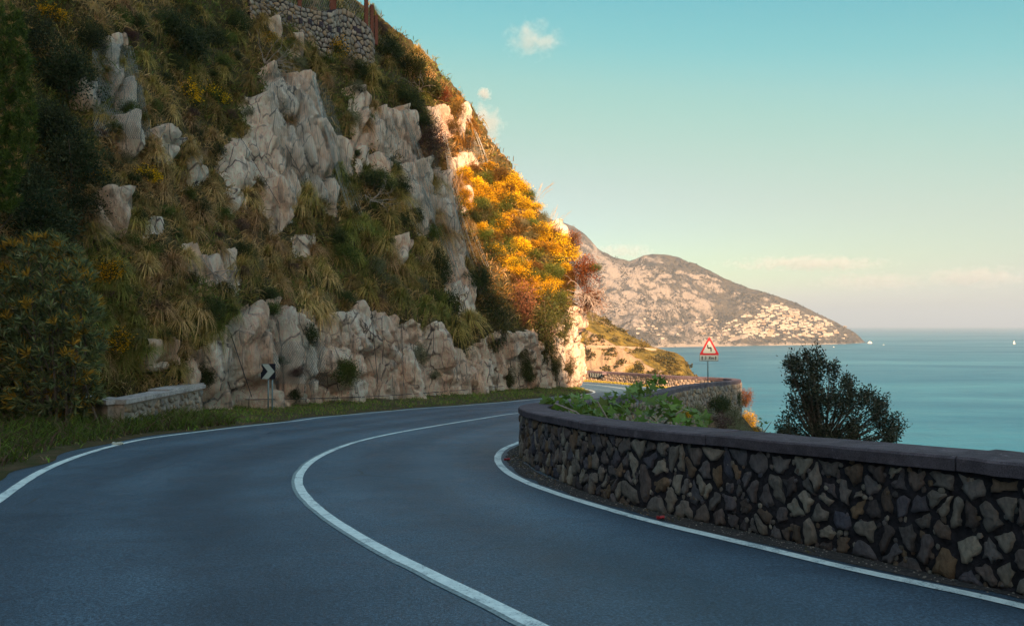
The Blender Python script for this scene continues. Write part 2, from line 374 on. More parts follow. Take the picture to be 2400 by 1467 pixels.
# silhouette of the mountain: px -> py of the ridge, and of the shore
RX = [1180, 1250, 1310, 1345, 1370, 1400, 1440, 1475, 1505, 1530, 1560, 1600, 1640, 1700, 1760, 1810, 1870, 1930, 1975, 2003, 2026, 2034]
RY = [470, 500, 520, 527, 545, 580, 600, 607, 597, 594, 600, 612, 625, 655, 676, 691, 712, 741, 764, 778, 801, 806]
SY_X = [1180, 1500, 1600, 1800, 1900, 1980, 2030]; SY_Y = [817, 815, 813, 810, 808, 806, 803]
def mountain():
    nu, nv = 700, 260
    px = np.linspace(1180, 2034, nu); ry = np.interp(px, RX, RY) ; sy = np.interp(px, SY_X, SY_Y)
    Ds = -SEA * F / (sy - 762.)                      # distance of the shore
    back = np.interp(px, [1180, 1400, 1700, 1900, 2034], [1100, 900, 650, 350, 40])
    Dr = Ds + back
    hr = (762 - ry) / F * Dr - SEA                   # ridge height above the sea
    hr = np.maximum(hr, 1.0)
    v = np.linspace(0, 1.5, nv)
    U, Vv = np.meshgrid(px, v, indexing='ij')
    D = Ds[:, None] + np.where(Vv <= 1, Vv, Vv) * back[:, None]
    # convex slope: steep sea cliff, terraces, then steep upper wall; falls away behind the ridge
    sc0 = .035 * (1 + 1.1 * fbm(U / 26, 0 * U, 1., 4, 15)); vf = np.where(Vv < 1, sc0 * sstep(0, .03, Vv) + .36 * np.clip(Vv, 0, 1) ** .9 + (.64 - sc0) * np.clip(Vv, 0, 1) ** 1.5, 1 - (Vv - 1) * 1.2)
    X = (U - 1200) / F * D; Y = D
    n = fbm(X / 420, Y / 420, 0, 5, 3); nr = 1 - np.abs(fbm(X / 300, Y / 190, 2., 5, 9)) * 2
    fine = fbm(X / 45, Y / 45, 0, 5, 21, .65)
    cl = voronoi(X / 130 + n, Y / 90, 5)
    env = np.clip(Vv * 6, 0, 1) * np.clip((1.02 - np.abs(Vv - 0)) * 4, 0, 1); env = np.where(Vv > 1, .3, np.maximum(env, .26))
    H = hr[:, None] * vf
    amp = np.minimum(hr[:, None] * .32, 95)
    H = H + env * amp * (.55 * (nr - .4) + .35 * n) + env * np.minimum(amp, 30) * .45 * fine + env * np.minimum(amp, 40) * .5 * (cl[2] - .5) * (1 - sstep(0, .5, cl[1] - cl[0]) * .2)
    H = np.where(Vv <= 1e-6, -3, H); H = np.maximum(H, -3)
    P = np.stack([X, Y, H + SEA], -1)
    # rock where steep
    gu = np.gradient(H, axis=0) / np.maximum(np.gradient(X, axis=0), .5); gv = np.gradient(H, axis=1) / np.maximum(np.gradient(D, axis=1), .5)
    slope = np.hypot(gu, gv)
    qx, qy = project(P)
    rk = .06 + sstep(.85, 1.9, slope) * .6 + .22 * (1 - sstep(2, 14, H)) + .42 * fine + .22 * fbm(X / 170, Y / 120, 0, 4, 27)
    for (cx, cy_, rx, ry_) in ((1560, 715, 70, 14), (1640, 700, 30, 14), (1450, 690, 60, 60), (1410, 620, 40, 25), (1580, 690, 45, 8), (1540, 610, 30, 12), (1480, 650, 35, 22), (1600, 775, 60, 30), (1660, 800, 60, 14)):
        rk = rk + .42 * np.exp(-((qx - cx) / rx) ** 2 - ((qy - cy_) / ry_) ** 2) * (1 + fine)
    rk = rk - .5 * np.exp(-((qx - 1690) / 45) ** 2 - ((qy - 725) / 40) ** 2)
    m = mat_hill('mountain_slope', (.245, .215, .19, 1), (.14, .122, .112, 1), (.040, .042, .044, 1), (.095, .082, .062, 1), .035, .26, .66)
    me = mesh_np('mountain', P.reshape(-1, 3), grid_faces(nu, nv), attrs={'rock': rk}, smooth=True)
    o = add('mountain', me, m); tag(o, 'hazy grey green mountain ridge falling to the sea', kind='structure')
    bvh = BVHTree.FromPolygons([Vector(p) for p in P.reshape(-1, 3)], grid_faces(nu, nv).tolist())
    return o, bvh
MOUNTAIN, MBVH = mountain()

def headland():
    nu, nv = 260, 170
    px = np.linspace(1290, 1690, nu)
    ry = np.interp(px, [1290, 1368, 1400, 1440, 1480, 1530, 1562, 1585, 1602, 1612, 1622, 1650, 1690], [690, 722, 738, 763, 788, 813, 823, 828, 838, 856, 872, 905, 960])
    Dr = np.interp(px, [1290, 1440, 1600, 1690], [470, 440, 400, 380])
    Df = Dr - np.interp(px, [1290, 1500, 1600, 1690], [150, 130, 90, 60])
    hr = (762 - ry) / F * Dr - SEA
    v = np.linspace(0, 1.35, nv); U, Vv = np.meshgrid(px, v, indexing='ij')
    D = Df[:, None] + (Dr - Df)[:, None] * Vv
    # cliff below, road bench, grassy slope above
    k = np.array([0, .25, .42, .50, .58, .60, .66, .68, 1.0, 1.35]); hv = np.array([.0, .45, .60, .70, .83, .855, .862, .88, 1.0, .8])
    H = hr[:, None] * np.interp(Vv, k, hv)
    X = (U - 1200) / F * D; Y = D
    n = fbm(X / 40, Y / 40, 0, 5, 31); fl = fbm(X / 7, Y / 60, H / 60, 4, 33); fine = fbm(X / 9, Y / 9, 0, 4, 35)
    cliffband = sstep(.38, .5, Vv) * (1 - sstep(.57, .62, Vv)) + (1 - sstep(.3, .42, Vv)) * .5
    env = np.clip((1.0 - Vv) * 5, .12, 1) * (1 - .8 * np.exp(-((Vv - .63) / .03) ** 2))
    H = H + env * (4.6 * n + 2.0 * fine)
    D2 = D - cliffband * (6 * np.abs(fl) + 3 * fine); X = (U - 1200) / F * D2
    P = np.stack([X, D2, H + SEA], -1); qx, qy = project(P)
    rk = cliffband * .46 + .06 + .55 * fine + .3 * cliffband * fl + .2 * fbm(X / 22, Y / 22, 0, 3, 36) - .35 * sstep(1530, 1620, qx) * sstep(820, 850, qy) + .25 * sstep(.2, .6, n)
    rk = rk + .5 * np.exp(-((Vv - .61) / .018) ** 2)
    m = mat_hill('headland_slope', (.31, .225, .15, 1), (.20, .14, .09, 1), (.05, .045, .018, 1), (.21, .15, .035, 1), .22, .34, .60)
    me = mesh_np('headland', P.reshape(-1, 3), grid_faces(nu, nv), attrs={'rock': rk}, smooth=True)
    o = add('headland', me, m); tag(o, 'sunlit ochre headland with a pale cliff', kind='structure')
    return o, BVHTree.FromPolygons([Vector(p) for p in P.reshape(-1, 3)], grid_faces(nu, nv).tolist())
HEADLAND, HBVH = headland()

def spur():
    """the mountain spur behind the camera that keeps the near road in shade"""
    Sh = Vector((.2, -.98, 0)); U = Vector((.98, .2, 0)); te = SUN.z / math.hypot(SUN.x, SUN.y); q0 = 165.0
    u = np.concatenate([np.linspace(-300, -4, 34), np.arange(-3, 34, .5), np.linspace(36, 260, 34)]); w = np.concatenate([np.linspace(-130, -6, 26), np.arange(-5, 5.1, .5), np.linspace(6, 260, 34)])
    UU, WW = np.meshgrid(u, w, indexing='ij')
    top = np.interp(UU, [-300, -70, -28, -14, -8, -3, 0, 2, 4.2, 6.3, 7.4, 8.4, 10.4, 13.3, 14.4, 16.2, 17.7, 19.0, 22.2, 23.2, 26, 40, 100, 260], [-90, -40, 12, 28, 36, 44, 46, 44, 37, 27.5, 23, 20.3, 19, 17, 14.5, 13.75, 14.1, 13.5, 13.2, 12.2, 9.5, -8, -70, -190]) + te * q0
    fall = np.where(WW > 0, WW * .9, -WW * 1.1)
    H = top - fall + fbm(UU / 30, WW / 30, 0, 4, 41) * np.minimum(np.abs(WW) * .25, 14) + .25 * fbm(UU / 1.6, WW / 1.6, 0, 3, 42)
    H = np.maximum(H, SEA - 3)
    X = U.x * UU + Sh.x * (WW + q0); Y = U.y * UU + Sh.y * (WW + q0)
    P = np.stack([X, Y, H], -1)
    m = mat_hill('spur_slope', (.42, .36, .3, 1), (.3, .25, .2, 1), (.04, .05, .02, 1), (.11, .1, .04, 1), .03, .4, .65)
    o = add('mountain_spur', mesh_np('mountain_spur', P.reshape(-1, 3), grid_faces(len(u), len(w)), attrs={'rock': fbm(X / 40, Y / 40, 0, 4, 43)}, smooth=True), m)
    tag(o, 'scrubby mountain spur behind the viewpoint', kind='structure')
spur()

def haze():
    me = MB().box((0, 0, 0), (66000, 66000, 700)).build('haze', None)
    me.location = (0, 0, SEA - 5 + 350); tag(me, 'pale haze over the sea and the far mountain', kind='stuff')
    m = bpy.data.materials.new('haze'); m.use_nodes = True; t = m.node_tree; t.nodes.remove(t.nodes['Principled BSDF'])
    v = t.nodes.new('ShaderNodeVolumePrincipled'); v.inputs['Color'].default_value = (.46, .60, .80, 1); v.inputs['Density'].default_value = 8.5e-5; v.inputs['Anisotropy'].default_value = 0
    t.links.new(v.outputs[0], t.nodes['Material Output'].inputs['Volume']); me.data.materials.append(m)
haze()

# ------------------------------------------------------------------ road
def G(pts): return np.array([tuple(ground(*p))[:2] for p in pts])
LEFT = np.vstack([[(17, -19), (9, -9), (3.2, -2.6), (-1.6, 1.6), (-4.3, 5.2)],
                  G([(0, 1170), (106, 1100), (221, 1057), (332, 1030), (443, 1015), (576, 999), (700, 986), (762, 977), (950, 960), (1050, 953), (1200, 941), (1300, 931)]),
                  [(4.55, 43.6), (5.25, 46.2), (5.15, 48.6), (4.4, 51.5), (2.0, 55.5), (-3, 60.5), (-10, 66)]])
CENTRE = np.vstack([[(15, -14.5), (9.5, -7.5), (4.4, -1.8)],
                    G([(1258, 1467), (1135, 1405), (1023, 1352), (911, 1297), (818, 1244), (754, 1200), (713, 1162), (698, 1132), (706, 1106), (743, 1073), (818, 1041), (911, 1018), (1023, 998), (1116, 983), (1219, 968)]),
                    [(2.6, 28.5), (5.2, 35.5), (8.0, 41.0), (9.0, 44.2), (8.6, 47), (7.6, 50.5), (6.2, 55), (3.4, 59), (-1, 64), (-9, 71)]])
WALL = np.array([(14, -11), (9, -4.4), (5.6, .9), (3.33, 4.72), (2.9, 5.47), (2.45, 6.2), (2.05, 6.8), (1.69, 7.43), (1.24, 8.07), (.89, 9.0), (.47, 10.7), (.2, 12.2), (.17, 13.5),
                 (.45, 14.9), (1.48, 16.8), (2.7, 20), (4.1, 23.6), (5.9, 29), (7.8, 34), (10.2, 38.3), (12.3, 41.5), (13.45, 44.2), (13.7, 46.4), (12.8, 48.4), (11.4, 50.0), (10.3, 52.2), (8.5, 57), (6.1, 60.8), (1.5, 66), (-4, 71), (-9, 75)])
RIGHT_EDGE = np.vstack([[(13.4, -11.6), (8.5, -5.0), (5.0, .6)],
                        G([(2400, 1421), (2102, 1360), (1927, 1318), (1853, 1300), (1775, 1281), (1650, 1251), (1556, 1230), (1462, 1205), (1369, 1177), (1275, 1147), (1209, 1119), (1175, 1094), (1166, 1072), (1181, 1052), (1219, 1036)]),
                        [(.55, 17.2), (2.1, 20.6), (3.4, 24), (5.2, 29.4), (7.1, 34.6), (9.5, 39), (11.6, 42.2), (12.5, 44.6), (12.6, 46.0), (11.9, 47.7), (10.7, 49.4), (9.6, 51.8), (7.8, 56.4), (5.5, 60), (1, 65.2), (-4.5, 70.2), (-9.5, 74)]])
LEFT = catmull(LEFT, .3); CENTRE = smooth_path(catmull(CENTRE, .25), 6); WALLP = resample(smooth_path(catmull(WALL, .2), 8), .1); RIGHT_EDGE = smooth_path(catmull(RIGHT_EDGE, .2), 4)
LEFT = smooth_path(LEFT, 6)

# cliff foot: position and the direction in which the rock leans back
FOOT = np.array([(34, -34, -.25, -.97), (20, -25, -.3, -.95), (11, -16, -.5, -.85), (2, -9, -.75, -.65), (-4.2, -2.2, -.9, -.42), (-9.5, 4, -1, -.1), (-13.0, 10, -1, .08), (-13.9, 15, -1, .18), (-12.9, 19.0, -.97, .26),
                 (-10.9, 22.2, -.93, .35), (-9.7, 24.8, -.91, .40), (-8.8, 28, -.91, .41), (-7.9, 30.4, -.91, .41), (-6.5, 33.3, -.91, .41), (-4.3, 36.2, -.91, .41), (-.9, 42, -.92, .39),
                 (2.0, 46.3, -.94, .33), (4.1, 48.9, -.97, .22), (4.35, 50.3, -1, .12), (3.2, 52.6, -1, 0), (-.5, 56.5, -1, -.02), (-7, 61.5, -1, 0), (-17, 69, -1, 0)])
FOOTP = smooth_path(catmull(FOOT, .3), 4)
def road():
    poly = np.vstack([FOOTP[:, :2] + FOOTP[:, 2:] * .6, WALLP[::-1] + 0])
    xs = np.arange(-14, 36, .25); ys = np.arange(-36, 80, .25)
    X, Y = np.meshgrid(xs, ys, indexing='ij'); n, m = X.shape
    idx = np.arange(n * m).reshape(n, m); cx = X[:-1, :-1] + .125; cyy = Y[:-1, :-1] + .125
    off = np.vstack([FOOTP[:, :2] + FOOTP[:, 2:] * .6, [(-20, 80)], (WALLP + .0)[::-1]])
    # widen a little under the wall
    d = np.gradient(WALLP, axis=0); d /= np.linalg.norm(d, axis=1)[:, None]; nr = np.stack([d[:, 1], -d[:, 0]], 1)
    off = np.vstack([FOOTP[:, :2] + FOOTP[:, 2:] * .6, [(-20, 80)], (WALLP + nr * .22)[::-1]])
    keep = inpoly(cx, cyy, off)
    q = np.stack([idx[:-1, :-1][keep], idx[1:, :-1][keep], idx[1:, 1:][keep], idx[:-1, 1:][keep]], 1)
    used = np.unique(q); rem = -np.ones(n * m, int); rem[used] = np.arange(len(used))
    V = np.stack([X.ravel(), Y.ravel(), zg(Y.ravel())], 1)[used]
    lat = np.full(len(V), 9.); sub_ = CENTRE[::3]
    for k in range(0, len(V), 4000): lat[k:k + 4000] = np.sqrt(((V[k:k + 4000, None, :2] - sub_[None]) ** 2).sum(-1)).min(1)
    o = add('road', mesh_np('road', V, rem[q], attrs={'lat': lat}), M_ASPH); tag(o, 'dark blue grey asphalt road winding between cliff and parapet', kind='structure')
    return o
ROAD = road()
def ribbon(name, path, w, dz, mat, parent, label=None, side=0., jitter=0.):
    P = resample(path, .2); d = np.gradient(P, axis=0); d /= np.linalg.norm(d, axis=1)[:, None]; nr = np.stack([d[:, 1], -d[:, 0]], 1)
    s = arclen(P); k = 3; offs = np.linspace(-w / 2, w / 2, k) + side
    rows = []
    for j, o in enumerate(offs):
        e = jitter * vnoise(s * 3, 0 * s + j * 7.3, seed=5) if j in (0, k - 1) else 0
        Q = P + nr * (o + e)[:, None] if jitter and j in (0, k - 1) else P + nr * o
        rows.append(np.stack([Q[:, 0], Q[:, 1], zg(Q[:, 1]) + dz], 1))
    V = np.stack(rows, 1).reshape(-1, 3)
    o = add(name, mesh_np(name, V, grid_faces(len(P), k)[:, ::-1]), mat, parent)
    if label: o['label'] = label
    return o
ribbon('edge_line', LEFT, .13, .007, M_PAINT, ROAD, 'white edge line along the cliff side', jitter=.006)
ribbon('edge_line', RIGHT_EDGE, .12, .007, M_PAINT, ROAD, 'white edge line along the parapet', jitter=.006)
ribbon('centre_line', CENTRE, .108, .007, M_PAINT, ROAD, 'white centre line sweeping through the bend', jitter=.006)
M_PAINT2 = mat_plain('old_road_paint', (.24, .30, .32), .8, .2, 0, .4, 30)
ribbon('old_centre_line', CENTRE, .10, .005, M_PAINT2, ROAD, 'older worn paint showing beside the centre line', side=-.045, jitter=.008)

# ------------------------------------------------------------------ cliff
TT = [0, 2, 4.2, 5.2, 7, 9, 11, 14, 17, 20, 24, 30, 40, 55]
PROF = {0: [0, 3, 9, 14, 24, 36, 50, 72, 95, 120, 150, 200, 280, 400], 3: [0, 3, 9, 14, 24, 36, 50, 72, 95, 120, 150, 200, 280, 400], 5: [0, 1, 2.6, 3.6, 5.5, 7.5, 9.5, 13, 17, 21, 27, 36, 50, 70],
        6: [0, .6, 1.5, 2.0, 3.1, 4.3, 5.5, 7.4, 9.4, 11.5, 14.5, 19, 27, 40], 8: [0, .4, 1.1, 1.7, 2.9, 4.0, 5.0, 6.7, 8.4, 10.2, 13, 18, 27, 40],
        10: [0, .15, .5, 1.3, 2.7, 3.7, 4.5, 5.9, 7.3, 8.8, 11.4, 16, 25, 38], 14: [0, .15, .5, 1.3, 2.7, 3.7, 4.5, 5.9, 7.2, 8.6, 11.2, 16, 25, 38],
        15: [0, .15, .5, 1.2, 2.4, 3.4, 4.2, 5.6, 6.8, 8.0, 10.4, 15, 26, 40], 16: [0, .1, .3, .6, 1.4, 2.3, 3.1, 5.0, 6.5, 7.8, 10.4, 16, 30, 48],
        17: [0, .1, .1, .1, .2, .6, 1.2, 3.4, 5.6, 7.5, 10.6, 18, 36, 56], 22: [0, .1, .1, .1, .2, .6, 1.2, 3.4, 5.6, 7.5, 10.6, 18, 36, 56]}
FS = arclen(FOOTP)
_ks = [FS[np.argmin(np.hypot(FOOTP[:, 0] - FOOT[k, 0], FOOTP[:, 1] - FOOT[k, 1]))] for k in PROF]
_pt = np.array(list(PROF.values()))
def setback(s, t):
    cols = np.stack([np.interp(s, _ks, _pt[:, j]) for j in range(len(TT))], -1)   # (n,len(TT))
    return np.stack([np.interp(t, TT, c) for c in cols])
S0 = FS[np.argmin(np.hypot(FOOTP[:, 0] + 9.5, FOOTP[:, 1] - 4))]; S1 = FS[np.argmin(np.hypot(FOOTP[:, 0] + .5, FOOTP[:, 1] - 56.5))]
SS = np.concatenate([np.arange(0, S0, .8), np.arange(S0, S1, .09), np.arange(S1, FS[-1], .8)])
TG = np.concatenate([np.arange(0, 26.5, .09), np.arange(26.5, 55, .7)])
ROCKS = [  # outlines of the pale rock faces (photo pixels), bulge in metres
    ([(232, 108), (274, 97), (272, 203), (252, 195), (245, 147)], .5), ([(324, 322), (361, 311), (399, 348), (385, 388), (341, 382), (322, 351)], .6),
    ([(249, 286), (273, 293), (302, 371), (283, 380), (252, 314)], .45), ([(518, 351), (561, 323), (578, 375), (580, 440), (545, 452), (516, 430)], .5),
    ([(566, 238), (612, 243), (636, 300), (664, 315), (691, 392), (694, 450), (664, 522), (640, 520), (604, 450), (584, 400), (578, 307)], .75),
    ([(612, 162), (664, 172), (732, 175), (745, 221), (752, 283), (740, 292), (670, 288), (630, 252), (616, 204)], 1.0),
    ([(668, 296), (750, 298), (773, 324), (785, 385), (760, 418), (725, 408), (690, 370), (677, 340)], .7),
    ([(817, 209), (837, 216), (849, 245), (851, 395), (832, 408), (826, 293), (831, 239)], .6), ([(864, 262), (923, 254), (933, 273), (925, 361), (902, 368), (868, 346)], .8),
    ([(930, 254), (947, 260), (969, 341), (960, 384), (928, 374)], .7), ([(926, 392), (987, 383), (1004, 426), (1012, 520), (985, 510), (950, 450), (930, 430)], .6),
    ([(931, 482), (950, 465), (997, 463), (1006, 548), (985, 550), (960, 500)], .5), ([(1012, 400), (1040, 420), (1060, 500), (1070, 590), (1066, 720), (1050, 720), (1030, 580), (1015, 480)], .5),
    ([(743, 429), (773, 427), (781, 453), (781, 502), (752, 480)], .5), ([(1005, 255), (1040, 262), (1060, 310), (1040, 330), (1015, 300)], .4), ([(1059, 371), (1107, 368), (1109, 388), (1076, 402)], .4),
    ([(1296, 523), (1312, 530), (1318, 568), (1300, 572)], .5), ([(684, 87), (700, 84), (713, 126), (690, 128)], .5), ([(626, 51), (643, 48), (655, 85), (634, 88)], .4),
    ([(460, 614), (520, 606), (548, 660), (545, 690), (500, 690), (465, 660)], .4), ([(208, 476), (283, 474), (285, 560), (215, 560)], .4), ([(326, 800), (398, 798), (410, 860), (340, 868)], .4),
    ([(408, 385), (448, 392), (458, 432), (425, 445)], .45), ([(600, 430), (640, 470), (668, 525), (640, 545), (610, 500)], .4), ([(700, 400), (745, 415), (752, 470), (725, 480)], .4),
    ([(860, 372), (905, 375), (930, 440), (905, 450), (870, 410)], .4), ([(1030, 520), (1075, 545), (1085, 610), (1050, 620)], .4), ([(1075, 640), (1100, 660), (1105, 740), (1080, 745)], .4), ([(520, 450), (556, 458), (560, 500), (530, 500)], .35), ([(250, 185), (290, 200), (300, 260), (265, 262)], .35),
    ([(786, 330), (815, 345), (820, 410), (796, 420)], .4), ([(170, 200), (225, 210), (222, 262), (180, 258)], .35), ([(420, 580), (455, 590), (470, 640), (430, 640)], .35), ([(905, 560), (940, 565), (950, 610), (915, 612)], .35), ([(690, 560), (725, 566), (722, 600), (696, 598)], .3), ([(330, 530), (360, 528), (368, 562), (336, 566)], .3), ([(1075, 260), (1092, 285), (1090, 320), (1070, 310)], .4), ([(1090, 440), (1100, 442), (1112, 480), (1095, 486)], .3)]
BAND = [(405, 1010), (410, 930), (430, 860), (470, 800), (520, 760), (560, 735), (575, 700), (610, 716), (640, 700), (690, 716), (740, 738), (790, 742), (845, 702), (880, 722), (960, 745), (1030, 760), (1060, 800), (1085, 815), (1130, 790),
        (1160, 775), (1210, 780), (1255, 770), (1310, 760), (1330, 720), (1385, 700), (1420, 800), (1420, 960), (1200, 960), (800, 1010)]
def cliff():
    bx = [np.interp(SS, FS, FOOTP[:, k]) for k in range(4)]
    lean = np.stack([bx[2], bx[3]], 1); lean /= np.linalg.norm(lean, axis=1)[:, None]
    sb = setback(SS, TG)
    X = bx[0][:, None] + lean[:, :1] * sb; Y = bx[1][:, None] + lean[:, 1:] * sb; Z = (zg(bx[1]) - .35)[:, None] + TG[None, :] + 0 * X
    P = np.stack([X, Y, Z], -1); n, m = X.shape
    du = np.gradient(P, axis=0); dv = np.gradient(P, axis=1); N = np.cross(du, dv); N /= np.linalg.norm(N, axis=-1)[..., None] + 1e-9
    out = np.stack([-lean[:, 0], -lean[:, 1], 0 * lean[:, 0]], 1)[:, None, :]
    N = np.where((N * out).sum(-1)[..., None] < 0, -N, N)
    for _ in range(8):
        N[1:-1] = (N[:-2] + N[2:] + 2 * N[1:-1]) / 4
    N /= np.linalg.norm(N, axis=-1)[..., None]
    S = SS[:, None] + 0 * X; T = TG[None, :] + 0 * X
    px, py = project(P); vis = (P[..., 1] > 6)
    wx = px + 9 * fbm(S * 1.3, T * 1.3, 0, 3, 51); wy = py + 9 * fbm(S * 1.3, T * 1.3, 5., 3, 53)
    band = np.where(vis, sstep(-10, 14, polydist(wx, wy, BAND)), 0)
    band = np.where(S > FS[np.argmin(np.abs(FOOTP[:, 1] - 50.5))], np.maximum(band, sstep(6.5, 5.0, T)), band)
    lab = np.zeros(X.shape, int); bul = np.zeros(X.shape); rm = band.copy()
    for k, (poly, b) in enumerate(ROCKS):
        d = np.where(vis, polydist(wx, wy, poly), -99)
        s = sstep(-8, 4, d); dome = sstep(-3, 30, d) * .2
        mk = d > 0
        if mk.sum() > 4:
            tb, tt = T[mk].min(), T[mk].max(); ext = np.clip((T - tb) / max(tt - tb, .3), 0, 1) * min(1.15, (tt - tb) * .34)
        else: ext = 0
        nb = s * (b * .45 + ext); bul = np.maximum(bul, nb); rm = np.maximum(rm, s); lab = np.where(d > -9, k + 1, lab)
    # displacement
    wsx = S + .16 * fbm(S * .8, T * .5, 0, 3, 61) + .10 * T * .3; wst = T + .35 * fbm(S * .6, T * .6, 3., 3, 63)
    f1, f2, cid, gx, gy = voronoi(wsx * .85, wst * .27, 65); e1 = sstep(0, .16, f2 - f1)
    g1, g2, cid2, hx, hy = voronoi(wsx * 2.1 + 4, wst * .62, 67); e2 = sstep(0, .2, g2 - g1)
    h1, h2, cid3, _, _ = voronoi(wsx * 5.0 + 9, wst * 1.7, 69); e3 = sstep(0, .15, h2 - h1)
    flute = 1 - 2 * np.abs(fbm(wsx * .8, wst * .16, 1., 4, 71)); fine = fbm(S * 3, T * 2.2, 0, 4, 73)
    cidb = (cid * 7.13) % 1; facets = (cid - .5) * .8 + (cid2 - .5) * .34 + (cid3 - .5) * .10 + gx * (cidb - .5) * 1.1 + gy * (cid - .5) * .4 + hx * (((cid2 * 5.7) % 1) - .5) * .5
    rock = facets + .16 * (flute - .3) - .62 * (1 - e1) - .32 * (1 - e2) - .08 * (1 - e3) + .08 * fine
    smoothrock = .05 * (flute - .3) + .34 * (cid - .5) + .20 * (cid2 - .5) + .05 * (cid3 - .5) + gx * (cidb - .5) * .75 + hx * (((cid2 * 5.7) % 1) - .5) * .3 - .36 * (1 - e1) - .14 * (1 - e2) + .035 * fine
    big = fbm(S * .22, T * .22, 0, 3, 81)
    soil = .42 * fbm(S * .75, T * .95, 2., 4, 83) + .10 * fine
    D = big * .55 * sstep(0, 6, T) * np.where(px > 1200, .6, 1.) + (1 - rm) * soil + band * (rock * 1.2 + .1) + np.where(bul > .01, bul + np.clip(rm - band, 0, 1) * smoothrock * 1.7, 0)
    # the foot of the rock bulges and rests in the verge
    D = D + band * .25 * np.exp(-T / .8)
    Q = P + N * D[..., None]
    Q[..., 2] = np.where(T < .01, Z - .6, Q[..., 2])
    Vv = Q.reshape(-1, 3); faces = grid_faces(n, m); fl = lab.reshape(-1)[faces]
    fmax = np.where((fl == fl[:, :1]).all(1), fl[:, 0], 0); rmv = rm.reshape(-1)
    # soil/rock mix on the cliff itself
    q = NT('cliff_face'); a = q.attr('rock').outputs['Fac']
    root = None
    def sub(mask, name, mat, parent):
        f = faces[mask]; used, inv = np.unique(f, return_inverse=True)
        me = mesh_np(name, Vv[used], inv.reshape(f.shape), attrs={'rock': rmv[used]}, smooth=(mat is M_SOIL))
        return add(name, me, mat, parent)
    soilm = (fmax == 0) & (rmv[faces].mean(1) < .5); bandm = (fmax == 0) & ~soilm
    root = sub(soilm, 'cliff', M_SOIL, None); tag(root, 'steep overgrown limestone cliff beside the road', kind='structure')
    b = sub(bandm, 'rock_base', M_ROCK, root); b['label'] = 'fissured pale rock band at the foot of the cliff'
    for k in range(len(ROCKS)):
        mk = fmax == k + 1
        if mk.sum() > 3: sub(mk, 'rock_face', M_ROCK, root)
    tri = BVHTree.FromPolygons([Vector(v) for v in Vv.tolist()], faces.tolist())
    return root, tri, rm, Q, N, px, py, vis
CLIFF, CBVH, CRM, CQ, CN, CPX, CPY, CVIS = cliff()
def cast(px, py, bvh=None):
    d = ray(px, py).normalized(); h = (bvh or CBVH).ray_cast(Vector((0, 0, 0)), d)
    return (h[0], h[1]) if h[0] is not None else (None, None)

# ------------------------------------------------------------------ verge along the cliff foot, slope below the parapet
def verge():
    L = resample(LEFT, .25); d = np.gradient(L, axis=0); d /= np.linalg.norm(d, axis=1)[:, None]; nl = np.stack([-d[:, 1], d[:, 0]], 1)
    k = np.linspace(0, 1, 14); s = arclen(L)
    foot = FOOTP[:, :2] + FOOTP[:, 2:] * .7; rows = []
    for i, p in enumerate(L):
        j = np.argmin(((foot - p) ** 2).sum(1)); e = foot[j]
        a = p + nl[i] * (.30 + .10 * math.sin(s[i] * 1.7) + .12 * vnoise(s[i] * .9, 3.3))
        Q = a[None] + (e - a)[None] * k[:, None]
        w = np.linalg.norm(e - a)
        z = zg(Q[:, 1]) + .012 + k * min(.30, .12 * w) + .05 * fbm(Q[:, 0] * 1.5, Q[:, 1] * 1.5, 0, 3, 91) * np.clip(k * 5, 0, 1)
        z[0] = zg(Q[0, 1]) + .006
        rows.append(np.column_stack([Q, z]))
    V = np.array(rows).reshape(-1, 3)
    q = NT('verge_soil'); n1 = q.noise(2.5, 7, .7); n2 = q.noise(30, 5, .7)
    c = q.ramp(n1, [(.35, (.05, .06, .02, 1)), (.55, (.11, .08, .045, 1)), (.7, (.15, .10, .07, 1))]); c = q.mix(.7, c, q.ramp(n2, [(.3, (.5, .5, .5, 1)), (.65, (1.15, 1.1, 1.05, 1))]), 'MULTIPLY')
    q.bump(n2, .03, .8); q.out(c, .95, .1)
    o = add('verge', mesh_np('verge', V, grid_faces(len(L), 14), smooth=True), q.m); tag(o, 'grassy earth verge between road and cliff', kind='structure')
    return np.array(rows)
VERGE = verge()
def lower_slope():
    P = resample(WALLP, .6); d = np.gradient(P, axis=0); d /= np.linalg.norm(d, axis=1)[:, None]; nr = np.stack([d[:, 1], -d[:, 0]], 1)
    for _ in range(40): nr[1:-1] = (nr[:-2] + nr[2:] + nr[1:-1]) / 3
    nr /= np.linalg.norm(nr, axis=1)[:, None]
    k = np.concatenate([np.linspace(.3, 8, 28), np.linspace(9.5, 90, 26)]); rows = []
    dirv = np.array([.93, -.1]); dirv /= np.linalg.norm(dirv)
    for i, p in enumerate(P):
        h = np.clip((k - .3) / 10, 0, 1)[:, None]; D = nr[i][None] * (1 - h) + dirv[None] * h
        Q = p + nr[i] * .25 + np.cumsum(D * np.diff(k, prepend=k[0])[:, None], 0)
        drop = 1.0 + 1.15 * (k - .3) + .0 * k
        z = zg(p[1]) - drop + (.35 * fbm(Q[:, 0] * .7, Q[:, 1] * .7, 0, 4, 95)) * np.clip(k, 0, 3)
        rows.append(np.column_stack([Q, np.maximum(z, SEA - 2)]))
    V = np.array(rows).reshape(-1, 3)
    o = add('lower_slope', mesh_np('lower_slope', V, grid_faces(len(P), len(k)), smooth=True), M_SOIL); tag(o, 'overgrown slope dropping to the sea below the parapet', kind='structure')
    return BVHTree.FromPolygons([Vector(v) for v in V.tolist()], grid_faces(len(P), len(k)).tolist())
LBVH = lower_slope()

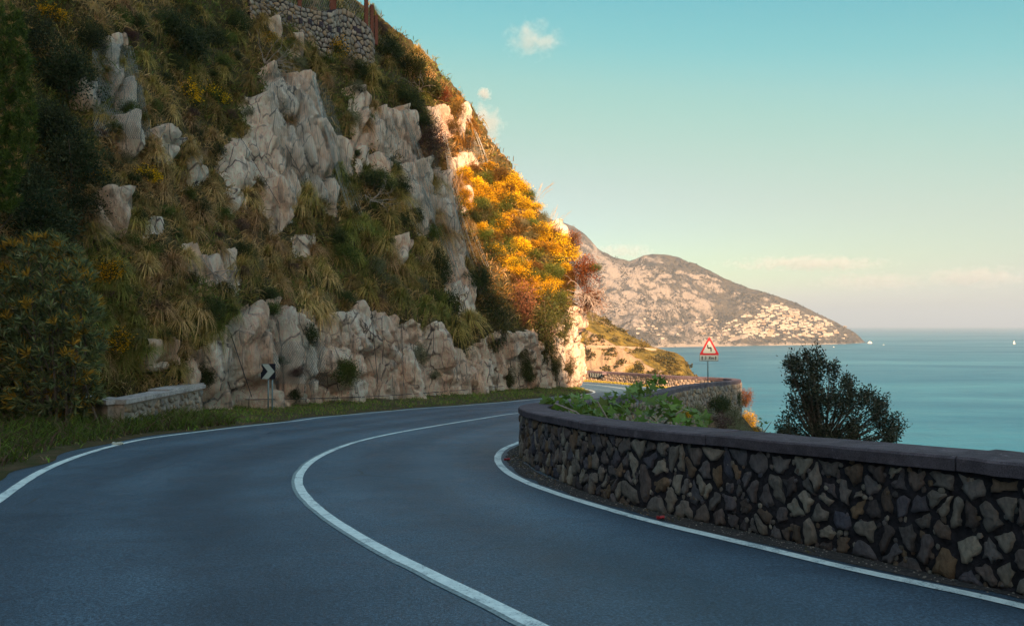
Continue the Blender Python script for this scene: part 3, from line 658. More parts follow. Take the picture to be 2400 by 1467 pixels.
# ------------------------------------------------------------------ parapet wall
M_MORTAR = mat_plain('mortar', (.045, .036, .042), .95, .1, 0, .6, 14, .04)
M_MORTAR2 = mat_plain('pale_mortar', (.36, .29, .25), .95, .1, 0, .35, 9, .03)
def mat_cap(name, col):
    q = NT(name); n = q.noise(1.6, 7, .7); n2 = q.noise(160, 3, .8); n3 = q.noise(9, 6, .7)
    c = q.ramp(n, [(.3, tuple(x * .65 for x in col) + (1,)), (.65, tuple(x * 1.25 for x in col) + (1,))])
    c = q.mix(.8, c, q.ramp(n2, [(.35, (.45, .45, .45, 1)), (.62, (1.4, 1.4, 1.4, 1))]), 'MULTIPLY')
    c = q.mix(.7, c, q.ramp(n3, [(.35, (.6, .58, .6, 1)), (.6, (1.1, 1.1, 1.1, 1))]), 'MULTIPLY')
    li = q.noise(4.5, 8, .75, None, .5); c = q.mix(q.ramp(li, [(.60, 0.), (.68, .75)]), c, tuple(min(1, x * 2.2) for x in col) + (1,))
    c = q.mix(q.ramp(li, [(.30, .7), (.38, 0.)]), c, tuple(x * .35 for x in col) + (1,))
    q.bump(q.math('ADD', n2, q.math('MULTIPLY', n3, 1.2)), .02, .8); return q.out(c, .9, .2)
M_CAP = mat_cap('coping_concrete', (.15, .115, .135)); M_CAP2 = mat_cap('pale_coping', (.52, .46, .45))
def mat_stone(name, cols, val=.9):
    q = NT(name); r = objrand(q); n = q.noise(14, 7, .7, q.coords((1, 1, .6), 'Object'), .5); a = q.attr('tint').outputs['Fac']
    c = q.ramp(q.math('FRACT', q.math('ADD', r, a)), [(k / (len(cols) - 1), tuple(x * val for x in v) + (1,)) for k, v in enumerate(cols)])
    c = q.mix(.85, c, q.ramp(n, [(.3, (.42, .40, .42, 1)), (.52, (1, 1, 1, 1)), (.72, (1.35, 1.3, 1.25, 1))]), 'MULTIPLY')
    q.bump(q.noise(24, 8, .7, q.coords((1, 1, .6)), .6), .05, .9); return q.out(c, .9, .15)
STONE_COLS = [(.14, .10, .085), (.07, .062, .08), (.22, .17, .14), (.09, .075, .09), (.16, .10, .065), (.055, .045, .05), (.28, .225, .185), (.065, .052, .058)]
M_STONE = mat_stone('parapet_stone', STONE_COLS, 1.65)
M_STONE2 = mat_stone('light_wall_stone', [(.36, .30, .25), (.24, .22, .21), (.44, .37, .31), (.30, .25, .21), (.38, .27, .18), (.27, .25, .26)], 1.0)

def path_frame(P):
    d = np.gradient(P, axis=0); d /= np.linalg.norm(d, axis=1)[:, None]; return d, np.stack([d[:, 1], -d[:, 0]], 1)
def sweep(name, P, prof_fn, mat, parent, s_range=None, label=None):
    """prof_fn(i) -> list of (outward offset, z) closed profile"""
    _, nr = path_frame(P); rows = []
    for i in range(len(P)):
        rows.append([(P[i, 0] + nr[i, 0] * o, P[i, 1] + nr[i, 1] * o, z) for o, z in prof_fn(i)])
    V = np.array(rows); n, k, _ = V.shape; V = V.reshape(-1, 3); f = []
    for i in range(n - 1):
        for j in range(k): f.append((i * k + j, (i + 1) * k + j, (i + 1) * k + (j + 1) % k, i * k + (j + 1) % k))
    me = bpy.data.meshes.new(name); me.from_pydata([tuple(v) for v in V], [], f + [tuple(range(k)), tuple((n - 1) * k + j for j in range(k))[::-1]])
    bm = bmesh.new(); bm.from_mesh(me); bmesh.ops.recalc_face_normals(bm, faces=bm.faces); bm.to_mesh(me); bm.free()
    o = add(name, me, mat, parent)
    if label: o['label'] = label
    return o
def clip_poly(poly, px, py, nx, ny):
    """keep the part of the polygon where (p - (px,py)).(nx,ny) <= 0"""
    out = []
    for i in range(len(poly)):
        a = poly[i]; b = poly[(i + 1) % len(poly)]
        da = (a[0] - px) * nx + (a[1] - py) * ny; db = (b[0] - px) * nx + (b[1] - py) * ny
        if da <= 0: out.append(a)
        if da * db < 0:
            t = da / (da - db); out.append((a[0] + (b[0] - a[0]) * t, a[1] + (b[1] - a[1]) * t))
    return out
def cells(u0, u1, v0, v1, du, dv, r, jit=.42, aniso=1.0, thin=0.):
    """irregular stone cells in the rectangle u0..u1, v0..v1"""
    nu = max(1, round((u1 - u0) / du)); nv = max(1, round((v1 - v0) / dv)); pts = {}
    for i in range(nu):
        for j in range(nv):
            off = .5 * (j % 2) - .25
            if thin and r.random() < thin: continue
            pts[i, j] = (u0 + (i + .5 + off + r.uniform(-jit, jit)) * (u1 - u0) / nu, v0 + (j + .5 + r.uniform(-jit, jit)) * (v1 - v0) / nv)
    res = []
    for (i, j), p in pts.items():
        poly = [(u0, v0), (u1, v0), (u1, v1), (u0, v1)]
        for a in (-3, -2, -1, 0, 1, 2, 3):
            for b in (-3, -2, -1, 0, 1, 2, 3):
                if (a or b) and (i + a, j + b) in pts:
                    q = pts[i + a, j + b]; mx, my = (p[0] + q[0]) / 2, (p[1] + q[1]) / 2
                    poly = clip_poly(poly, mx, my, q[0] - p[0], (q[1] - p[1]) * aniso)
                    if len(poly) < 3: break
            if len(poly) < 3: break
        if len(poly) >= 3: res.append((p, poly))
    return res
def stone_shape(poly, r, gap=.02, depth=.05, rough=.1, n=11):
    """outline of a stone resampled from its cell, shrunk by the mortar gap; returns rings of (u, v, out)"""
    P = np.array(poly); c = P.mean(0); L = np.linalg.norm(np.roll(P, -1, 0) - P, axis=1); s = np.concatenate([[0], np.cumsum(L)])
    t = np.linspace(0, s[-1], n, endpoint=False) + r.uniform(0, s[-1] / n); Pc = np.vstack([P, P[:1]])
    Q = np.stack([np.interp(t % s[-1], s, Pc[:, k]) for k in (0, 1)], 1)
    d = Q - c; rad = np.linalg.norm(d, axis=1); size = rad.mean()
    k = np.maximum(.25, (rad - gap) / np.maximum(rad, 1e-6)) * (1 + np.array([r.uniform(-rough, rough * .35) for _ in range(n)])); Q = c + d * k[:, None]
    d = Q - c; c = c + np.array([r.uniform(-.15, .15), r.uniform(-.15, .15)]) * size * .6
    m = depth * (.5 + 1.0 * r.random()); ax, ay = r.uniform(-.35, .35), r.uniform(-.45, .25)   # tilted broken face
    tilt = lambda D: (D[:, 0] * ax + D[:, 1] * ay)
    d = Q - c
    o1 = m * np.array([r.uniform(.5, 1.05) for _ in range(n)]) + tilt(d * .9) * .5; o2 = m * np.array([r.uniform(.8, 1.3) for _ in range(n)]) + tilt(d * .5) * .5
    o1 = np.maximum(o1, .004); o2 = np.maximum(o2, .006)
    ring0 = np.column_stack([c + d * 1.05, np.full(n, -.015)]); ring1 = np.column_stack([c + d * .93, o1]); ring2 = np.column_stack([c + d * np.array([[r.uniform(.42, .66)] for _ in range(n)]), o2])
    V = np.vstack([ring0, ring1, ring2, [[c[0], c[1], m * r.uniform(.85, 1.2)]]])
    f4 = [(a * n + i, a * n + (i + 1) % n, (a + 1) * n + (i + 1) % n, (a + 1) * n + i) for a in (0, 1) for i in range(n)]
    f3 = [(2 * n + i, 2 * n + (i + 1) % n, 3 * n) for i in range(n)]
    return V, f4, f3, c, size
def face_map(P, side_off, sign, zfun):
    """maps (s along path, v height, out) on the path's face; sign -1 = road side"""
    S = arclen(P); _, nr = path_frame(P)
    def fn(V):
        x = np.interp(V[:, 0], S, P[:, 0]); y = np.interp(V[:, 0], S, P[:, 1]); nx = np.interp(V[:, 0], S, nr[:, 0]); ny = np.interp(V[:, 0], S, nr[:, 1])
        o = side_off + sign * V[:, 2]; zb = zfun(np.interp(V[:, 0], S, P[:, 1]))
        return np.column_stack([x + nx * o, y + ny * o, zb + V[:, 1]])
    return fn, S
def put_stones(parent, cl, fn, mat, r, gap, depth, single=True, drop=0., name='stone', n=11, flip=False, rough=.1):
    batch = ([], [], [], [], 0); allV = []; F4 = []; F3 = []; T = []; off = 0; cnt = 0
    for p, poly in cl:
        if r.random() < drop: continue
        V, f4, f3, c, size = stone_shape(poly, r, gap * (.5 + 1.1 * r.random()), depth, rough, n)
        if size < .02: continue
        W = fn(V); tint = r.random()
        if flip: f4 = [f[::-1] for f in f4]; f3 = [f[::-1] for f in f3]
        if single:
            o0 = W.mean(0); me = mesh_np(name, W - o0, [np.array(f4), np.array(f3)], attrs={'tint': np.full(len(W), tint)}, smooth=False)
            add(name, me, mat, parent, o0); cnt += 1
        else:
            allV.append(W); F4 += [tuple(i + off for i in f) for f in f4]; F3 += [tuple(i + off for i in f) for f in f3]; T.append(np.full(len(W), tint)); off += len(W)
    if not single and allV:
        o = add(name, mesh_np(name, np.vstack(allV), [np.array(F4), np.array(F3)], attrs={'tint': np.concatenate(T)}), mat, parent); o['kind'] = 'stuff'; return o
    return cnt
WH = .86; WT = .42
def parapet():
    root = empty('parapet_wall', (3.33, 4.72, float(zg(4.72))))
    tag(root, 'low stone parapet wall with dark concrete coping curving along the sea side of the road', 'wall')
    root.location = (0, 0, 0)
    P = WALLP; S = arclen(P); d, nr = path_frame(P)
    low = np.interp(P[:, 1], [-20, 8, 14, 20, 46, 52, 80], [1.2, 1.6, 2.4, 3.2, 3.6, 3.0, 2.0])
    def prof(i):
        z = zg(P[i, 1]); return [(0, z - .25), (0, z + WH - .105), (WT, z + WH - .105), (WT + .1, z - low[i])]
    ic = int(np.argmin(np.hypot(P[:, 0] - .5, P[:, 1] - 15)))
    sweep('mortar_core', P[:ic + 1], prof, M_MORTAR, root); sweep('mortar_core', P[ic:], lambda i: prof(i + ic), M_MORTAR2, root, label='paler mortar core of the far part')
    # coping in cast lengths
    cuts = [0]; r = random.Random(3)
    while cuts[-1] < S[-1] - 4: cuts.append(cuts[-1] + r.uniform(2.1, 2.9))
    cuts.append(S[-1])
    for a, b in zip(cuts[:-1], cuts[1:]):
        t = np.arange(a + .006, b - .005, .07); t = np.append(t, b - .007)
        Q = np.stack([np.interp(t, S, P[:, k]) for k in (0, 1)], 1); tilt = r.uniform(-.006, .006); off = r.uniform(-.008, .008)
        wob = .006 * vnoise(t * 2.1, 0 * t, seed=int(a * 7) % 97) - .010 * np.clip(vnoise(t * 5, 0 * t, seed=3) - .5, 0, 1); wob2 = .009 * vnoise(t * 4.3, 0 * t + 9, seed=11) + .022 * np.clip(vnoise(t * 7.3, 0 * t, seed=19) - .45, 0, 1)
        def cp(i):
            z = zg(Q[i, 1]) + WH + wob[i]; o = off + wob2[i]; h = .10 if Q[i, 1] < 18 else .20
            return [(-.055 + o, z - h), (-.058 + o, z - .016), (-.040 + o, z), (WT + .045, z + tilt), (WT + .06, z - .016), (WT + .06, z - h * 1.1)]
        _, _n = path_frame(Q)
        # keep the frame of the whole wall at the joints
        sweep('coping', Q, cp, M_CAP, root)
    # road face stones, near bend: every stone its own part
    fn, _ = face_map(P, 0, -1, zg)
    s_of = lambda y, k=0: S[[i for i in range(len(P)) if P[i, 1] >= y][k]]
    sa = s_of(3.2); sb = S[np.argmin(np.hypot(P[:, 0] - .5, P[:, 1] - 15))]
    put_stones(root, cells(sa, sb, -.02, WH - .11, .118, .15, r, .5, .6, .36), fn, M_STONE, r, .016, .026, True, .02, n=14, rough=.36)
    ck = []
    for _ in range(1500):
        u, v, q_ = r.uniform(sa, sb), r.uniform(.0, WH - .12), r.uniform(.012, .034); n_ = r.randint(5, 7); a0 = r.random() * 6.28
        ck.append(((u, v), [(u + math.cos(a0 + k * 6.283 / n_) * q_ * r.uniform(.6, 1.1), v + math.sin(a0 + k * 6.283 / n_) * q_ * 1.3 * r.uniform(.6, 1.1)) for k in range(n_)]))
    put_stones(root, ck, fn, M_STONE, r, .001, .011, False, 0, 'chinking_stones', 6, rough=.2)
    # the rest of the road face and the outer face
    sm = s_of(40.0); sc_ = S[np.argmin(np.hypot(P[:, 0] - 13.9, P[:, 1] - 46))]; se = S[-1] - 12
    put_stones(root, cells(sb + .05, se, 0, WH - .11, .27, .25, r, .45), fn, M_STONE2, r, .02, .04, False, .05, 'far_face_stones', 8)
    fo, _ = face_map(P, WT + .03, 1, zg)
    put_stones(root, cells(S[np.argmin(np.abs(P[:, 1] - 14.5) + np.abs(P[:, 0] - .5))], sc_ + 3, -2.2, WH - .14, .24, .30, r, .45, .7), fo, M_STONE2, r, .02, .05, False, .03, 'outer_face_stones', 8, True)
    return root
PARAPET = parapet()

# ------------------------------------------------------------------ plants: prototypes
def unit(v): return v / (np.linalg.norm(v, axis=-1, keepdims=True) + 1e-9)
def leaf_quads(C, D, L, W, cols, g, curl=.25):
    n = len(C); D = unit(D); side = unit(np.cross(D, g.normal(size=(n, 3)))); nor = np.cross(side, D)
    L = np.broadcast_to(L, (n,))[:, None]; W = np.broadcast_to(W, (n,))[:, None]
    mid = C + D * L * .5 + nor * L * curl * .3
    V = np.stack([C, mid + side * W * .5, C + D * L - nor * L * curl * .2, mid - side * W * .5], 1).reshape(-1, 3)
    Fq = np.arange(n)[:, None] * 4 + np.arange(4)[None]
    return V, Fq, np.repeat(cols, 4, 0)
def pick_cols(g, n, cols, jit=.22):
    c = np.array(cols)[g.integers(0, len(cols), n)]; return c
def bush_meshes(seed, cols, nc=90, per=42, L=.10, W=.045, squash=.85, sig=.15, shape='round', flower=None, ff=.3, jit=.3, stems=9):
    g = np.random.default_rng(seed)
    d = unit(g.normal(size=(nc, 3))); r = g.random(nc) ** .42
    env = .78 + .35 * vnoise(d[:, 0] * 1.7 + seed, d[:, 1] * 1.7, d[:, 2] * 1.7, seed)
    C = d * (r * env)[:, None]; C[:, 2] *= squash
    if shape == 'drape':
        C[:, 2] = C[:, 2] * 1.9 - .2; k = .45 + .55 * sstep(-2, .6, C[:, 2]); C[:, :2] *= k[:, None]
    if shape == 'tall':
        C[:, 2] = C[:, 2] * 1.7; k = 1.1 - .62 * sstep(-1.2, 1.6, C[:, 2]); C[:, :2] *= k[:, None]
    cc = pick_cols(g, nc, cols) * (1 + jit * (g.random((nc, 1)) - .5) * 2)
    n = nc * per; ci = np.repeat(np.arange(nc), per)
    off = g.normal(size=(n, 3)) * sig * (.6 + .8 * g.random(nc))[ci][:, None]
    P = C[ci] + off; D = unit(off) * .8 + unit(C[ci] + 1e-3) * .6 + g.normal(size=(n, 3)) * .45 + np.array([0, 0, .35 if shape != 'drape' else -.55])
    col = np.clip(cc[ci] * (1 + jit * (g.random((n, 1)) - .5) * 1.6), 0, 1)
    Ls = L * (.6 + .8 * g.random(n)); Ws = W * (.7 + .6 * g.random(n))
    if flower is not None:
        isf = (g.random(nc) < ff)[ci] & (g.random(n) < .6) & (np.linalg.norm(P * [1, 1, 1 / squash], axis=1) > .45)
        col[isf] = np.array(flower) * (1 + .3 * (g.random((isf.sum(), 1)) - .5)); Ls = np.where(isf, Ls * .65, Ls); Ws = np.where(isf, Ls * .9, Ws)
    V, Fq, cl = leaf_quads(P, D, Ls, Ws, col, g)
    fol = mesh_np('foliage', V, Fq, cols=cl)
    mb = MB(); base = Vector((0, 0, -.7 * squash))
    for k in g.choice(nc, min(stems, nc), replace=False):
        e = Vector(C[k]); m = base.lerp(e, .5) + Vector(g.normal(size=3) * .08)
        mb.tube([base + Vector(g.normal(size=3) * .04), m, e], [.028, .018, .006], 4)
    st = mb.build('stems', M_WOOD); sm = st.data; bpy.data.objects.remove(st)
    return fol, sm
KINDS = {
    'dark': dict(cols=[(.035, .055, .018), (.05, .07, .022), (.025, .04, .018), (.065, .08, .028)]),
    'green': dict(cols=[(.07, .11, .025), (.10, .14, .03), (.055, .085, .02), (.12, .14, .04)]),
    'grey': dict(cols=[(.15, .17, .10), (.11, .13, .075), (.19, .19, .12), (.09, .10, .05)], L=.08, W=.03),
    'broom': dict(cols=[(.06, .08, .02), (.09, .10, .025), (.05, .06, .02)], L=.12, W=.02, flower=(.74, .46, .015), ff=.5),
    'gold': dict(cols=[(.26, .19, .03), (.16, .14, .03), (.34, .23, .03)], L=.12, W=.028, flower=(.70, .47, .016), ff=.72),
    'ochre': dict(cols=[(.12, .075, .02), (.085, .06, .02), (.15, .085, .02), (.055, .045, .016)], L=.11, W=.03),
    'purple': dict(cols=[(.085, .045, .05), (.11, .06, .055), (.06, .05, .035), (.13, .09, .07)], L=.10, W=.03),
    'rust': dict(cols=[(.20, .075, .045), (.15, .06, .04), (.25, .11, .05), (.10, .06, .03)], L=.11, W=.028),
    'amber': dict(cols=[(.14, .05, .014), (.11, .042, .012), (.17, .075, .016), (.07, .04, .012)], L=.09, W=.035),
    'drape': dict(cols=[(.045, .065, .018), (.065, .08, .022), (.09, .085, .03), (.035, .045, .02)], shape='drape', L=.13, W=.028, nc=120),
    'draperust': dict(cols=[(.15, .07, .045), (.18, .09, .05), (.08, .06, .03), (.22, .11, .06)], shape='drape', L=.13, W=.028, nc=110),
    'dry': dict(cols=[(.26, .20, .14), (.20, .15, .10), (.32, .25, .18), (.14, .11, .07)], L=.16, W=.014, nc=70, per=36),
    'evergreen': dict(cols=[(.026, .042, .018), (.04, .055, .022), (.02, .032, .016), (.055, .065, .03)], nc=130, per=46, L=.075, W=.035, sig=.12),
}
PROTO = {}
def proto(kind):
    if kind not in PROTO: PROTO[kind] = [bush_meshes(100 + 13 * i + sum(map(ord, kind)), **KINDS[kind]) for i in range(3)]
    return PROTO[kind]
_bc = [0]
def bush(kind, pos, rad, label, name='shrub', cat='shrub', group=None, rz=1., lean=None, stems=True):
    _bc[0] += 1; fol, st = proto(kind)[_bc[0] % 3]
    r = random.Random(_bc[0] * 31)
    root = empty(name, pos); root.scale = (rad * r.uniform(.92, 1.08), rad * r.uniform(.92, 1.08), rad * rz)
    root.rotation_euler = (r.uniform(-.12, .12), r.uniform(-.12, .12), r.uniform(0, 6.28))
    tag(root, label, cat, group)
    add('foliage', fol, M_FLOWER if kind in ('broom', 'gold') else M_LEAF, root)
    if stems: add('stems', st, M_WOOD, root)
    return root
def cliff_bush(kind, px, py, rpx, label, rz=1., name='shrub', cat='shrub', group=None, sink=.1, stems=True):
    h, n = cast(px, py)
    if h is None or h.y > 58: h, n = at(px, py, 49.2), Vector((.9, -.4, .1))
    rad = rpx / F * h.y; out = Vector((-n.x, -n.y, 0)) if n.dot(Vector((0, -1, 0))) < -.99 else Vector((n.x, n.y, 0))
    out = out.normalized() if out.length > 1e-4 else Vector((1, 0, 0))
    if out.y > .3: out = -out
    return bush(kind, h + out * rad * (.35 - sink), rad, label, name, cat, group, rz, stems=stems)

def tussock_mesh(seed, cols, nb=430, spread=1.0, droop=1.15):
    g = np.random.default_rng(seed); az = g.random(nb) * 2 * math.pi; el = np.radians(88 - 62 * g.random(nb) ** .8 * spread); L = .55 + .85 * g.random(nb)
    w = .006 + .006 * g.random(nb); d = np.stack([np.cos(az) * np.cos(el), np.sin(az) * np.cos(el), np.sin(el)], 1)
    b = np.stack([np.cos(az), np.sin(az), 0 * az], 1) * (g.random((nb, 1)) * .12); side = np.stack([-np.sin(az), np.cos(az), 0 * az], 1)
    ts = np.array([0, .3, .62, 1.]); rows = []
    for k, t in enumerate(ts):
        p = b + d * (L * t)[:, None]; p = p + np.array([0, 0, -1]) * ((L * t) ** 2 * droop * (.35 + .6 * np.cos(el)))[:, None]
        ww = w * (1.0, .9, .6, .08)[k]; rows += [p + side * ww[:, None], p - side * ww[:, None]]
    V = np.stack(rows, 1).reshape(-1, 3); i = np.arange(nb)[:, None] * 8
    Fq = np.concatenate([i + np.array([[0, 1, 3, 2]]), i + np.array([[2, 3, 5, 4]]), i + np.array([[4, 5, 7, 6]])])
    c = np.array(cols)[g.integers(0, len(cols), nb)] * (.7 + .6 * g.random((nb, 1)))
    tip = np.array([(.7, .75, .8), (.7, .75, .8), (.95, .95, .95), (.95, .95, .95), (1.1, 1.05, 1), (1.1, 1.05, 1), (1.25, 1.15, 1.05), (1.25, 1.15, 1.05)])
    cl = (c[:, None, :] * tip[None]).reshape(-1, 3)
    return mesh_np('tussock', V, Fq, cols=np.clip(cl, 0, 1))
TUSS = {'olive': [(.15, .125, .035), (.19, .15, .05), (.11, .105, .03), (.24, .18, .08)], 'tan': [(.28, .20, .10), (.22, .16, .07), (.33, .25, .14), (.15, .12, .04)], 'green': [(.085, .11, .025), (.12, .13, .03), (.16, .15, .05)],
        'gold': [(.17, .10, .025), (.14, .08, .018), (.11, .075, .018)]}
TPROTO = {k: [tussock_mesh(500 + i + 10 * j, v) for i in range(4)] for j, (k, v) in enumerate(TUSS.items())}

# ------------------------------------------------------------------ vegetation on the cliff
PB = [  # kind, px, py, radius px, height ratio, name, label
    ('evergreen', 60, 90, 70, 1.1, 'evergreen_bush', 'near black evergreen bush in the top left corner behind the pine'),
    ('evergreen', 200, 90, 46, 1.1, 'evergreen_bush', 'small near black evergreen bush left of the top left rock slab'),
    ('evergreen', 110, 290, 74, 1.1, 'evergreen_bush', 'near black evergreen bush touching the right side of the pine'),
    ('evergreen', 190, 490, 66, 1.0, 'evergreen_bush', 'near black evergreen bush above the right shoulder of the oleander'),
    ('evergreen', 30, 430, 84, 1.1, 'evergreen_bush', 'near black evergreen bush at the left edge under the pine'),
    ('dark', 380, 60, 46, 1., 'shrub', 'dark shrub left of the large rounded dark bush'),
    ('evergreen', 500, 95, 40, 1.1, 'evergreen_bush', 'dark bush right beside the large rounded dark bush'),
    ('dark', 560, 60, 34, 1.2, 'shrub', 'dark shrub in the shade at the left end of the retaining wall'),
    ('evergreen', 140, 175, 88, 1.15, 'evergreen_bush', 'near black evergreen bush at upper left, topmost of three'),
    ('evergreen', 165, 385, 92, 1.25, 'evergreen_bush', 'near black evergreen bush beside the pine, middle of three at left'),
    ('evergreen', 85, 515, 105, .9, 'evergreen_bush', 'near black evergreen bush just above the oleander'),
    ('evergreen', 425, 95, 72, 1.15, 'evergreen_bush', 'large rounded dark bush high on the cliff left of the retaining wall'),
    ('green', 520, 150, 30, .8, 'shrub', 'small bright green shrub right of the big dark bush'),
    ('broom', 432, 215, 40, 1., 'broom_bush', 'yellow flowering broom below the large dark rounded bush'),
    ('broom', 495, 225, 42, .8, 'broom_bush', 'yellow flowering broom left of the tall pale rock column'),
    ('broom', 335, 412, 40, .7, 'broom_bush', 'small yellow flowering broom below the round boulder'),
    ('broom', 245, 640, 46, .9, 'broom_bush', 'yellow flowering broom behind the top of the oleander'),
    ('broom', 262, 800, 48, .9, 'broom_bush', 'yellow flowering broom hanging beside the oleander above the low wall'),
    ('broom', 225, 415, 34, .7, 'broom_bush', 'sparse yellow broom among the dark evergreen bushes'),
    ('broom', 120, 35, 40, .7, 'broom_bush', 'sparse yellow broom at the top left of the cliff'),
    ('broom', 635, 95, 34, .8, 'broom_bush', 'orange yellow broom growing over a dead root'),
    ('broom', 785, 120, 36, 1., 'broom_bush', 'yellow broom at the foot of the retaining wall'),
    ('dark', 830, 165, 34, .9, 'shrub', 'dark shrub below the end of the retaining wall'),
    ('grey', 842, 205, 20, .9, 'shrub', 'small grey green shrub above the narrow rock column'),
    ('dark', 905, 128, 42, 1.05, 'ridge_shrub', 'dark ridge shrub next to the rusty posts'),
    ('dark', 960, 165, 48, 1., 'ridge_shrub', 'dark bushy ridge shrub with sunlit tips against the sky'),
    ('dark', 1000, 215, 44, .9, 'ridge_shrub', 'dark ridge shrub lowest of the three along the skyline'),
    ('dark', 955, 235, 44, .8, 'shrub', 'dark shrub hanging below the skyline ridge shrubs'),
    ('purple', 1000, 335, 52, 1.25, 'shrub', 'purple brown twiggy shrub under the ridge'),
    ('dark', 985, 290, 34, .8, 'shrub', 'green shrub over the purple twiggy shrub'),
    ('dark', 868, 432, 48, .75, 'shrub', 'dark spreading shrub below the block shaped rock'),
    ('dark', 928, 440, 36, .7, 'shrub', 'low dark shrub beside the draped netting'),
    ('dark', 975, 508, 22, 1.2, 'shrub', 'small upright juniper like shrub on the rock ledge'),
    ('dark', 1022, 625, 34, 1.4, 'shrub', 'tall dark shrub beside the netting, upper one'),
    ('dark', 1052, 720, 36, 1.4, 'shrub', 'tall dark shrub beside the netting, middle one'),
    ('drape', 1065, 800, 34, 1.3, 'hanging_shrub', 'green shrub hanging down over the rock band near the netting'),
    ('drape', 1150, 735, 46, 1.3, 'hanging_shrub', 'dark green hanging shrub left of the rust red one'),
    ('draperust', 1210, 700, 48, 1.0, 'hanging_shrub', 'rust red dead shrub on the shaded edge of the slope'),
    ('drape', 1272, 755, 52, 1.15, 'hanging_shrub', 'large dark green shrub hanging over the road bend'),
    ('drape', 1320, 745, 40, 1.1, 'hanging_shrub', 'dark shrub under the dead branches at the cliff nose'),
    ('drape', 1238, 850, 26, 1.2, 'ivy', 'ivy curtain hanging to the road, left one'),
    ('drape', 1300, 850, 24, 1.3, 'ivy', 'ivy curtain hanging to the road, middle one'),
    ('drape', 1335, 855, 20, 1.4, 'ivy', 'ivy curtain hanging to the road, right one at the cliff nose'),
    ('drape', 1195, 880, 18, 1.1, 'ivy', 'thin ivy tongue on the rock band'),
    ('amber', 1358, 640, 46, 1.0, 'bush', 'orange brown sunlit bush at the tip of the cliff'),
    ('amber', 1372, 705, 34, 1.2, 'bush', 'russet bush drooping under the orange brown bush at the tip of the cliff'),
    ('gold', 1330, 590, 30, 1.0, 'bush', 'golden sunlit bush behind the pale rock at the tip'),
    ('green', 1388, 628, 20, .7, 'bush', 'olive green pine tip sticking out over the road'),
    ('amber', 1336, 565, 24, 1.3, 'bush', 'reddish sunlit bush beside the pale rock on the skyline'),
    ('amber', 1040, 225, 24, 1.1, 'bush', 'reddish sunlit bush on the upper skyline'),
    ('ochre', 1078, 262, 24, 1.4, 'bush', 'brown twiggy bush on the skyline in front of the cloud'),
    ('ochre', 1055, 300, 28, 1., 'bush', 'ochre sunlit bush between the upper pale rocks'),
    ('ochre', 1095, 335, 20, 1., 'bush', 'ochre sunlit bush above the sunlit boulders'),
    ('green', 807, 872, 38, 1., 'shrub', 'green shrub growing out of the lower rock band'),
    ('dark', 727, 790, 24, 1.6, 'shrub', 'narrow dark shrub in a cleft of the rock band'),
    ('dark', 490, 880, 24, 1.4, 'shrub', 'dark shrub on the rock left of the chevron sign'),
    ('dark', 655, 848, 24, .8, 'shrub', 'small shrub just above the chevron sign'),
    ('purple', 700, 872, 24, .7, 'shrub', 'dry purplish shrub right of the chevron sign'),
    ('grey', 985, 830, 20, 1.8, 'shrub', 'grey green shrub hanging on the rock band'),
    ('grey', 1022, 878, 16, .9, 'shrub', 'small grey shrub low on the rock band'),
    ('grey', 750, 705, 34, .7, 'shrub', 'grey green shrub on the edge above the rock band'),
    ('green', 640, 725, 26, .8, 'shrub', 'green shrub on the rim of the rock band above the chevron sign'),
    ('dark', 375, 930, 50, .5, 'shrub', 'low green shrub behind the low wall'),
    ('green', 800, 600, 40, .9, 'shrub', 'green grassy shrub in the middle of the slope'),
    ('green', 420, 870, 34, .8, 'shrub', 'dark green shrub above the low wall'),
    ('dark', 695, 925, 16, 1.2, 'shrub', 'small shrub right of the chevron sign posts'),
    ('grey', 600, 560, 22, 1., 'shrub', 'small grey green shrub under the tall rock column'),
    ('dark', 1125, 500, 34, 1., 'shrub', 'dark shrub where the shade meets the golden slope, upper one'),
    ('dark', 1150, 590, 34, 1., 'shrub', 'dark shrub where the shade meets the golden slope, lower one'),
    ('dark', 1115, 660, 34, 1.3, 'shrub', 'dark green shrub between netting and rust red shrub'),
    ('purple', 560, 640, 30, .7, 'shrub', 'dry purple brown shrub on a bare rock patch'),
]
for kind, px, py, r, rz, nm, lb in PB:
    cliff_bush(kind, px, py, r, lb, rz, nm, {'broom_bush': 'broom', 'ivy': 'ivy', 'hanging_shrub': 'shrub', 'evergreen_bush': 'bush', 'ridge_shrub': 'shrub', 'bush': 'bush'}.get(nm, 'shrub'))
GOLD = [(1072, 405), (1150, 388), (1240, 445), (1296, 530), (1330, 600), (1318, 705), (1215, 680), (1180, 620), (1130, 555), (1085, 470)]
rg = random.Random(11); placed = []
tries = 0
while len(placed) < 88 and tries < 6000:
    tries += 1; x, y = rg.uniform(1070, 1330), rg.uniform(385, 705)
    if not inpoly(np.array([x]), np.array([y]), GOLD)[0] or any(math.hypot(x - a, y - b) < 16 for a, b in placed): continue
    placed.append((x, y)); k = rg.choices(['gold', 'ochre', 'grey', 'green'], [.6, .2, .09, .11])[0]
    cliff_bush(k, x, y, rg.uniform(20, 31), {'gold': 'golden flowering broom on the sunlit slope', 'ochre': 'ochre bush on the sunlit slope', 'grey': 'pale grey green bush on the sunlit golden slope', 'green': 'olive green bush on the sunlit golden slope'}[k],
               rg.uniform(.65, .95), 'golden_broom' if k == 'gold' else 'bush', 'broom' if k == 'gold' else 'bush', {'gold': 'golden brooms on the sunlit slope', 'ochre': 'ochre bushes on the sunlit slope', 'grey': 'grey green bushes on the sunlit slope', 'green': 'olive bushes on the sunlit slope'}[k], stems=False)
rs = random.Random(23); sp2 = []; tries = 0
